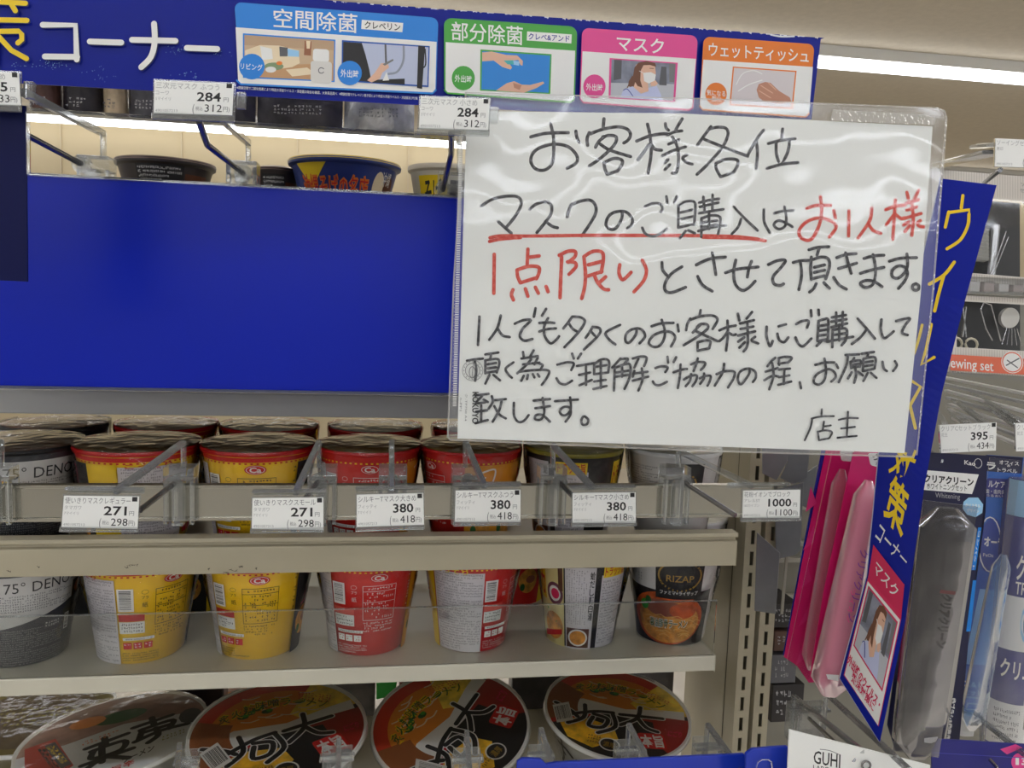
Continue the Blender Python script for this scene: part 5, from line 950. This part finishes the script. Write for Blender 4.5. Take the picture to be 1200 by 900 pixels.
# smoke grey set
NAVY = mat('card_navy', (14, 18, 60), .35)
t = pack('dark smoke grey toothbrush case set on a navy card, right of the blue strip', [(1088, 530), (1157, 534), (1155, 600), (1136, 740), (1124, 872), (1050, 880), (1040, 850), (1062, 690)], .64, NAVY)
b = MB(); d = Draw(b, planemap(Vector((0, .64, 0)), Vector((0, -1, 0))))
d.poly([(1085, 551), (1147, 556), (1139, 579), (1082, 574)], WHITE); d.line('クリアクリーン', 1083, 556, 1141, 561, 9, BLACK, .04); d.line('ホワイトニングセット', 1086, 566, 1133, 569, 7, BLACK, .01); d.line('Whitening', 1096, 577, 1125, 579, 6, LGREY)
d.line('Kao', 1130, 539, 1143, 541, 5, WHITE, .02); d.ring(1146, 543, 4.5, 5.5, .6, WHITE, 16)
d.poly([(1135, 583), (1146, 583), (1152, 591), (1151, 601), (1143, 606), (1133, 603), (1128, 596), (1129, 588)], LBLUE); d.line('クリスタル', 1131, 590, 1149, 591, 4, WHITE, .02); d.line('デザイン', 1133, 596, 1147, 597, 4, WHITE, .02)
for k, (y0, y1) in enumerate(((618, 668), (680, 740))): d.poly([(1146 - k * 6, y0), (1150 - k * 6, y0), (1143 - k * 6, y1), (1138 - k * 6, y1)], SKY)
d.text('コンパクト', [(1149, 622), (1141, 668), (1139, 668), (1146.5, 622)], WHITE, .02); d.text('歯ブラシ&歯磨き', [(1120, 818), (1113, 866), (1107.5, 866), (1114, 818)], WHITE, .03)
b.build('card_print', t)
b = MB(); capsule(b, (1110, 595), (1074, 888), 33, 27, .60, .60, CASEK, depth=.45, sq=.5); b.build('clear_case', t, smooth=True)
b = MB(); capsule(b, (1109, 610), (1076, 870), 18, 17, .604, .604, mat('case_inner', (58, 58, 62), .35)); b.build('inner_tube', t, smooth=True)
b = MB(); d = Draw(b, planemap(Vector((0, .582, 0)), Vector((0, -1, 0)))); d.text('クリアクリーン', [(1116, 697), (1108, 760), (1096, 759), (1103, 695)], mat('emboss_dark', (14, 14, 18), .4), .06); d.poly([(1102, 691), (1120, 693), (1119, 697), (1101, 695)], mat('print_dull_red', (150, 60, 60), .5)); d.poly([(1083, 865), (1099, 863), (1099, 868), (1091, 871), (1083, 870)], WHITE); b.build('case_print', t)
film_quad(t, [(1082, 586), (1146, 594), (1100, 888), (1046, 880)], .574, m=clear('smoke_film', (225, 225, 228), .12, 1.35, bump=.5, bscale=24, dist=.003))
# blue set
BLP = mat('card_blue', (10, 96, 190), .35)
t = pack('bright blue travel toothbrush set with laptop icon, right of the grey case', [(1158, 533), (1200, 536), (1192, 600), (1172, 740), (1154, 842), (1124, 838), (1140, 720)], .665, BLP)
b = MB(); d = Draw(b, planemap(Vector((0, .665, 0)), Vector((0, -1, 0))))
d.poly([(1155, 533), (1199, 536), (1197, 555), (1153, 552)], NAVY); d.line('ラ', 1156, 541, 1167, 542, 9, WHITE, .04); d.line('オフィス', 1171, 539, 1194, 541, 5, WHITE, .02); d.line('&', 1180, 544, 1184, 544, 3, WHITE); d.line('トラベル', 1169, 548, 1192, 550, 5, WHITE, .02)
d.rquad([(1156, 560), (1191, 562), (1187, 584), (1153, 582)], mat('print_indigo', (40, 44, 130), .35), .12); d.line('ルケアに', 1158, 563, 1185, 565, 8, WHITE, .02); d.line('歯・歯肉炎予防', 1155, 573, 1187, 575, 5, WHITE); d.line('うるおい', 1156, 579, 1175, 580, 3, WHITE)
d.disc(1160, 638, 13, 32, mat('print_royal', (20, 60, 160), .35), 24, 8); d.ring(1160, 638, 13, 32, 1.6, WHITE); d.line('オーラ', 1153, 629, 1176, 631, 11, WHITE, .04); d.line('PeOz', 1152, 648, 1164, 649, 4, WHITE)
d.poly([(1148, 690), (1172, 692), (1162, 780), (1130, 778)], LBLUE); d.line('ス&ト', 1129, 797, 1152, 800, 7, WHITE, .04); d.line('セット', 1129, 807, 1150, 809, 7, WHITE, .04); d.line('デスク', 1139, 818, 1152, 819, 3, WHITE)
d.poly([(1127, 815), (1153, 818), (1151, 841), (1123, 838)], WHITE); d.poly([(1128.5, 817), (1152, 819.5), (1150, 839), (1125, 836.5)], SKY); d.poly([(1133, 823), (1146, 824), (1145, 833), (1131, 832)], WHITE); d.poly([(1135, 825), (1144, 826), (1143, 831), (1133, 830)], SKY); d.poly([(1130, 833), (1146, 834), (1147, 837), (1128, 836)], WHITE)
b.build('card_print', t)
b = MB(); capsule(b, (1176, 650), (1137, 855), 10, 14, .648, .648, clear('blue_clear_case', (190, 220, 250), .1, 1.45, haze=.25, hazec=(120, 170, 220))); b.build('clear_case', t, smooth=True)
b = MB(); capsule(b, (1134, 835), (1129, 862), 8, 10, .65, .65, WHITE); b.build('cap', t, smooth=True)
film_quad(t, [(1160, 536), (1197, 540), (1155, 860), (1120, 856)], .64)
# blue and white tube bottles
def tube_pack(label, c0, c1, w, Y, back=False):
    t = thing('rinse_tube', label, 'bottle', P(c1[0], c1[1], Y), 'blue and white travel tubes')
    b = MB(); A_, B_ = P(c0[0], c0[1], Y), P(c1[0], c1[1], Y); r = (P(c1[0] + w, c1[1], Y) - B_).length
    b.tube([A_.lerp(B_, u) for u in (0, .02, .5, .97, 1)], [r * .8, r, r, r, r * .85], mat('tube_navy', (22, 40, 130), .3, coat=.3), 32); b.build('tube_body', t, smooth=True)
    ax = (B_ - A_); sd = ax.normalized().cross(Vector((0, 1, 0))).normalized(); sd = -sd if sd.x < 0 else sd; fw = Vector((0, -1, 0)) - ax.normalized() * Vector((0, -1, 0)).dot(ax.normalized()); fw.normalize()
    f = lambda s_, v, l: A_ + ax * v + (sd * math.sin(math.radians(s_)) + fw * math.cos(math.radians(s_))) * (r + .0003 + l)
    b = MB(); d = Draw(b, f, 1.5e-5, seg=4); d.an = 100; d.tess = (4, 2)
    d.rect(-85, .42, 85, .62, WHITE); d.rect(-85, .82, 85, .985, WHITE); d.line('クリニカ', -50, .27, 40, .27, .09, WHITE, .02); d.line('TRAVEL', -48, .365, 20, .365, .045, WHITE, .01); d.ring(-8, .51, 15, .055, 3, SKY, 14); d.ring(-8, .51, 22, .075, 2, LBLUE, 14); d.line('クリニカ', -64, .655, 30, .665, .07, WHITE, .02)
    d.barcode([(-5, .80), (50, .80), (50, .93), (-5, .93)]); d.micro([(-70, .84), (-12, .84), (-12, .97), (-70, .97)], 6, 16, MGREY); d.rect(-85, .0, 85, .13, LBLUE)
    b.build('tube_label', t)
    if not back: film_quad(t, [(c0[0] - w, c0[1]), (c0[0] + w, c0[1]), (c1[0] + w, c1[1]), (c1[0] - w, c1[1])], Y - r - .004)
tube_pack('blue and white travel tube cut off by the right edge of the picture, front one', (1206, 560), (1176, 868), 23, .66)
tube_pack('blue and white travel tube behind the front one, at the right edge', (1178, 640), (1158, 800), 14, .74, True)

# sewing kits: boxes with clear windows and tools
def sewing_box(label, x0, x1, yt, yb, Y, tools, ytilt=6, band=24, title=None):
    t = thing('sewing_kit', label, 'sewing kit', P(x0, yb, Y), 'sewing kits on hooks'); tl, tr, br, bl_ = (x0, yt), (x1, yt + ytilt), (x1, yb + ytilt), (x0, yb)
    q = [P(x, y, Y) for x, y in (tl, tr, br, bl_)]
    kraft = mat('box_striped', (222, 216, 206), .6)
    w_ = x1 - x0; h_ = yb - yt; f = quadmap(q, w_, h_)
    b = MB(); win = (8, band, w_, h_ - (30 if title else 10))    # front frame around the window
    for a in ((0, 0, w_, win[1]), (0, win[3], w_, h_), (0, win[1], win[0], win[3])):
        b.slab([f(a[0], a[1], 0), f(a[2], a[1], 0), f(a[2], a[3], 0), f(a[0], a[3], 0)], Vector((0, .0008, 0)), kraft)
    b.slab([f(0, 0, 0), f(0, h_, 0), f(0, h_, -.022), f(0, 0, -.022)], Vector((.0006, 0, 0)), kraft); b.slab([f(0, 0, 0), f(w_, 0, 0), f(w_, 0, -.022), f(0, 0, -.022)], Vector((0, 0, -.0006)), kraft); b.slab([f(0, h_, 0), f(w_, h_, 0), f(w_, h_, -.022), f(0, h_, -.022)], Vector((0, 0, .0006)), kraft)
    b.build('box_front', t)
    MB().slab([f(win[0] - 2, win[1] - 2, -.021), f(w_, win[1] - 2, -.021), f(w_, win[3] + 2, -.021), f(win[0] - 2, win[3] + 2, -.021)], Vector((0, .001, 0)), mat('tray_black', (34, 34, 36), .5)).build('tray', t)
    b = MB(); d = Draw(b, f)
    for k in range(int(w_ / 3)): d.rect(k * 3, 1, k * 3 + 1, win[1] - 2, mat('stripe_grey', (204, 197, 187), .6)); d.rect(k * 3, win[3] + 1, k * 3 + 1, h_, mat('stripe_grey', (204, 197, 187), .6))
    if title:
        d.rect(0, win[3] + 9, w_, h_ - 2, mat('print_coral', (222, 110, 80), .5)); d.line(title, -6, win[3] + 12, 50, win[3] + 14, 12, WHITE, .01); d.disc(72, win[3] + 14, 13, 13, WHITE); d.ring(72, win[3] + 14, 11.5, 11.5, 1.4, mat('print_coral', (222, 110, 80), .5)); d.strokes([[(65, win[3] + 18), (80, win[3] + 9)], [(66, win[3] + 12), (78, win[3] + 20)]], 1.4, MGREY)
        d.line('緊急時の衣類のほつれやボタン付けに', 2, h_ - 1, 86, h_ + 2, 5, GREY)
    else: d.line('ソーイング', w_ - 20, 8, w_ + 8, 10, 5, GREY); d.line('セット', w_ - 21, 15, w_ - 6, 16, 5, GREY)
    b.build('box_print', t)
    for name, m, fnm in tools:
        b = MB(); fnm(b, Draw(b, f), f, m); b.build(name, t)
    b = MB(); b.add([f(win[0], win[1], .0004), f(w_, win[1], .0004), f(w_, win[3], .0004), f(win[0], win[3], .0004)], [(0, 1, 2, 3)], CLR2); b.build('clear_window', t)
    return t
SIL = mat('tool_silver', (200, 200, 202), .25, metal=.9); BONE = mat('handle_bone', (206, 198, 176), .4)
def thread(b, d, f, m):
    for k in range(9): b.tube([f(x, 66 + k * 4.2, -.008) for x in (48, 52, 68, 72)], [.002, .0035, .0035, .002], m, 10)
def mirror(b, d, f, m): b.tube([f(84, 58, -.012), f(78, 122, -.012)], .0048, m, 14)
def needles(b, d, f, m): b.tube([f(92, 66, -.006), f(74, 118, -.006)], .0005, m, 6); b.tube([f(95, 72, -.006), f(80, 110, -.006)], .0005, m, 6)
sewing_box('upper striped sewing kit box, with silver tube in its window', 1092, 1215, 197, 326, .70, [('thread_card', mat('thread_grey', (150, 148, 142), .6), thread), ('silver_tube', SIL, mirror), ('needle', SIL, needles)], 10, 30)
def scissors(b, d, f, m):
    for s_ in (-1, 1):
        b.tube([f(22 + s_ * 7 * math.cos(a) + s_ * 9, 58 + 7 * math.sin(a), -.007) for a in [i * math.pi / 6 for i in range(13)]], .0012, BONE, 8)
        b.bar(f(22 + s_ * 2, 50, -.007), f(22 - s_ * 2, 14, -.007), .003, .001, SIL)
    b.tube([f(22, 40, -.008), f(22, 40, -.005)], .0016, SIL, 10)
def disc_(b, d, f, m): b.tube([f(78, 24, -.012), f(78, 24, -.008)], .0098, m, 28)
def threader(b, d, f, m): b.tube([f(x, y, -.007) for x, y in ((42, 16), (46, 8), (54, 10), (58, 24), (66, 52))], .0007, m, 6); b.tube([f(x, y, -.007) for x, y in ((42, 16), (48, 38), (56, 52))], .0007, m, 6)
def pins(b, d, f, m):
    for k in range(5): b.tube([f(72 + k * 3, 36, -.006), f(66 + k * 6, 56, -.006)], .0004, m, 6)
sewing_box('lower striped sewing kit box, with scissors and white disc in its window', 1113, 1215, 344, 436, .70, [('scissors', BONE, scissors), ('measuring_disc', mat('disc_white', (206, 202, 196), .5), disc_), ('needle_threader', SIL, threader), ('pin', SIL, pins)], 6, 8, 'Sewing set')
# tray of clear cases between the two kits
t = thing('clear_tray', 'clear plastic tray with pale blocks between the two sewing kits', 'tray', P(1128, 342, .70)); b = MB(); b.box((P(1124, 326, .70).x, .695, P(1128, 344, .70).z), (P(1220, 326, .70).x, .72, P(1128, 324, .70).z), CLR); b.build('tray_shell', t, bevel=.001)
for k in range(5):
    x0 = 1132 + k * 17; b = MB(); b.box((P(x0, 330, .706).x, .700, P(x0, 342, .706).z), (P(x0 + 12, 330, .706).x, .714, P(x0, 327, .706).z), mat('block_pale', (232, 228, 226), .4) if k % 2 == 0 else mat('block_rose', (206, 190, 186), .4)); b.build('block', t, bevel=.001)

# price tags of the right unit
def side_tag(label, tq, Y, texts, bars, rod=None):
    t = thing('price_hook', label, 'price hook', P(tq[3][0], tq[3][1], Y), 'price hooks of the right shelving'); q = [P(x, y, Y) for x, y in tq]; W_ = (q[1] - q[0]).length; h = (q[0] - q[3]).length
    b = MB(); b.slab([p + Vector((0, .0008, 0)) for p in q], Vector((0, .0012, 0)), CLR); hold = b.build('card_holder', t)
    b = MB(); b.slab(q, Vector((0, .0004, 0)), PAPER); d = Draw(b, quadmap(q, 100, 100 * h / W_)); card_text(d, 100, 100 * h / W_, *texts, faint=True); b.build('price_card', hold)
    b = MB()
    for a, c, Ya, Yc, wd in bars: b.bar(P(*a, Ya), P(*c, Yc), wd, .003, CLR)
    b.build('arm', t, bevel=.0005)
    if rod: b = MB(); b.tube([P(*rod[0], rod[2]), P(*rod[1], rod[3])], .0019, ROD, 10); b.build('rod', t, smooth=True)
side_tag('price hook with the 395 yen tag, right of the blue strip', [(1101, 498), (1168, 495), (1167, 528), (1103, 531)], .63, ('クリアCセットブラック', '花王', '', '395', '434'), [((1160, 500), (1118, 468), .64, .80, .006), ((1108, 500), (1098, 482), .64, .80, .006), ((1134, 497), (1112, 480), .635, .82, .008)], ((1103, 540), (1092, 530), .64, .80))
side_tag('price hook with a tag cut off at the right edge, beside the 395 yen one', [(1190, 496), (1256, 494), (1254, 527), (1191, 529)], .63, ('クリアCセットピンク', '花王', '', '395', '434'), [((1200, 497), (1140, 460), .64, .82, .006), ((1192, 500), (1150, 470), .64, .82, .006)])
side_tag('price hook with a pale tag above the upper sewing kit, top right corner', [(1167, 162), (1232, 165), (1232, 197), (1166, 195)], .56, ('ソーイングセット', '無印', '', '455', '500'), [((1165, 178), (1090, 196), .565, .75, .016), ((1156, 170), (1146, 172), .562, .60, .012)], ((1172, 199), (1154, 214), .565, .66))
t = thing('clear_rods', 'bundle of clear plastic price rods below the lower sewing kit', 'rod', P(1150, 480, .80))
for k in range(7):
    b = MB(); y0 = 440 + k * 8; b.bar(P(1105 + k * 2, y0 + 2, .84), P(1215, y0 + 24 + k * 3, .68), .006, .003, clear('rod_milky', (240, 240, 240), .12, 1.45, haze=.4) if k % 2 else mat('rod_white', (226, 224, 220), .3)); b.build('rod', t, bevel=.0005)

# ================================================================== bottom front: blue trays, white card, more hooks
t = thing('blue_tray_edge', 'blue tray edge along the bottom, right of centre', 'tray', P(740, 900, .60)); NB = mat('tray_blue', (14, 50, 176), .35, coat=.2)
MB().slab([P(x, y, .60) for x, y in ((606, 893), (612, 889), (634, 890), (640, 896), (652, 894), (872, 884), (880, 890), (884, 960), (600, 960))], Vector((0, .003, 0)), NB).build('tray_front', t, bevel=.0005)
t = thing('blue_tray_corner', 'raised blue tray corner between the tray edge and the white card', 'tray', P(905, 900, .575))
MB().slab([P(x, y, .575) for x, y in ((874, 884), (882, 878), (922, 875), (934, 880), (946, 960), (874, 960))], Vector((0, .003, 0)), NB).build('tray_front', t, bevel=.0005)
MB().tube([P(x, y, .572) for x, y in ((885, 905), (888, 893), (893, 890), (900, 890), (904, 893), (906, 905))], .0006, CLR, 8).build('clear_loop', t)
t = thing('white_card', 'white card with black capital letters cut off at the bottom edge', 'card', P(1000, 900, .56)); wq = [P(x, y, .56) for x, y in ((925, 855), (1090, 897), (1090, 985), (921, 945))]
MB().slab(wq, Vector((0, .0012, 0)), PAPER).build('card_sheet', t)
b = MB(); d = Draw(b, planemap(Vector((0, .56, 0)), Vector((0, -1, 0)))); d.text('GUHI', [(954, 879.5), (985, 884), (984.5, 900), (953, 894)], BLACK, .01); d.text('LABO', [(953, 896), (972, 899), (972, 905), (953, 902)], BLACK); d.stroke([(961, 878), (972, 879.5), (983, 884)], .8, GREY); b.build('card_lettering', t)
b = MB(); b.tube([P(1015 + 5 * math.cos(a), 897 + 5 * math.sin(a), .558) for a in [i * math.pi / 8 for i in range(17)]], .0009, ROD, 8); b.build('eyelet', t, smooth=True)
t = thing('navy_header', 'navy product header at the bottom right corner with a pink round price spot', 'header', P(1150, 900, .58)); nq = ((1092, 880), (1100, 866), (1215, 873), (1215, 960), (1092, 960))
MB().slab([P(x, y, .58) for x, y in nq], Vector((0, .0012, 0)), mat('header_navy', (28, 30, 120), .35)).build('card_sheet', t)
b = MB(); d = Draw(b, planemap(Vector((0, .58, 0)), Vector((0, -1, 0)))); d.poly([(1172, 878), (1190, 872), (1198, 876), (1180, 884)], PINK); d.disc(1196, 893, 11, 11, PINK); d.line('1', 1190, 888, 1194, 888, 8, WHITE, .03); d.line('3', 1197, 888, 1202, 888, 8, WHITE, .03); d.stroke([(1093, 882), (1215, 889)], .8, mat('header_line', (70, 76, 170), .4)); b.build('card_print', t)
b = MB(); b.tube([P(1160, 890, .577), P(1168, 899, .57), P(1172, 910, .56)], .0016, ROD, 10); b.build('rod', t, smooth=True)
# hooks low down: clear clips and arms
def low_hook(label, blk, arm, Y=.66, rod=None, Ya=.60, arm2=None):
    x0, y0, x1, y1 = blk; t = thing('price_hook', label, 'price hook', P((x0 + x1) / 2, y1, Y), 'clear hooks along the bottom')
    if blk[2] > blk[0]:
        a, c = P(x0, y0, Y), P(x1, y1, Y); b = MB(); b.box((a.x, Y - .004, c.z), (c.x, Y + .008, a.z), CLR); b.box((a.x - .002, Y - .008, a.z - .006), (c.x + .002, Y + .002, a.z - .003), CLR); b.box((a.x + .004, Y - .009, c.z), (a.x + .007, Y - .004, a.z - .008), CLR); b.build('clip', t, bevel=.0005)
    b = MB()
    top = P(*arm[0], Y); b.bar(P(arm[0][0] - 3, arm[0][1] + 42, Y), top, .004, .0035, CLR); b.bar(top, P(*arm[1], Ya), .0042, .0042, CLR); b.build('arm', t, bevel=.0006)
    if rod: b = MB(); b.tube([P(*rod[0], Y), P(*rod[1], Ya)], .002, ROD, 10); b.build('rod', t, smooth=True)
low_hook('clear hook at the bottom between the first two bowls', (208, 884, 232, 925), ((211, 872), (204, 925)))
low_hook('clear hook at the bottom in front of the black bowl lid', (378, 880, 412, 925), ((397, 866), (396, 925)))
low_hook('clear hook at the bottom in front of the steeply tilted bowl', (532, 882, 562, 925), ((547, 857), (552, 925)))
low_hook('clear hook at the bottom between the tilted bowl and the rightmost bowl', (621, 878, 644, 925), ((634, 854), (651, 912)))
low_hook('clear hook at the bottom in front of the rightmost bowl', (722, 872, 750, 925), ((737, 849), (765, 905)))
low_hook('clear hook at the bottom right of the rightmost bowl, before the beige panel', (815, 868, 842, 925), ((829, 849), (868, 902)))
low_hook('clear hook with steel rods below the left pink toothbrush set', (926, 826, 964, 866), ((930, 816), (1010, 880)), .72, ((948, 842), (1000, 890)), .56)
low_hook('long clear arm slanting down below the right pink toothbrush set', (0, 0, 0, 0), ((968, 812), (1066, 903)), .70, None, .53)
low_hook('long clear arm slanting down at the bottom right corner', (0, 0, 0, 0), ((1152, 845), (1212, 893)), .66, None, .55)
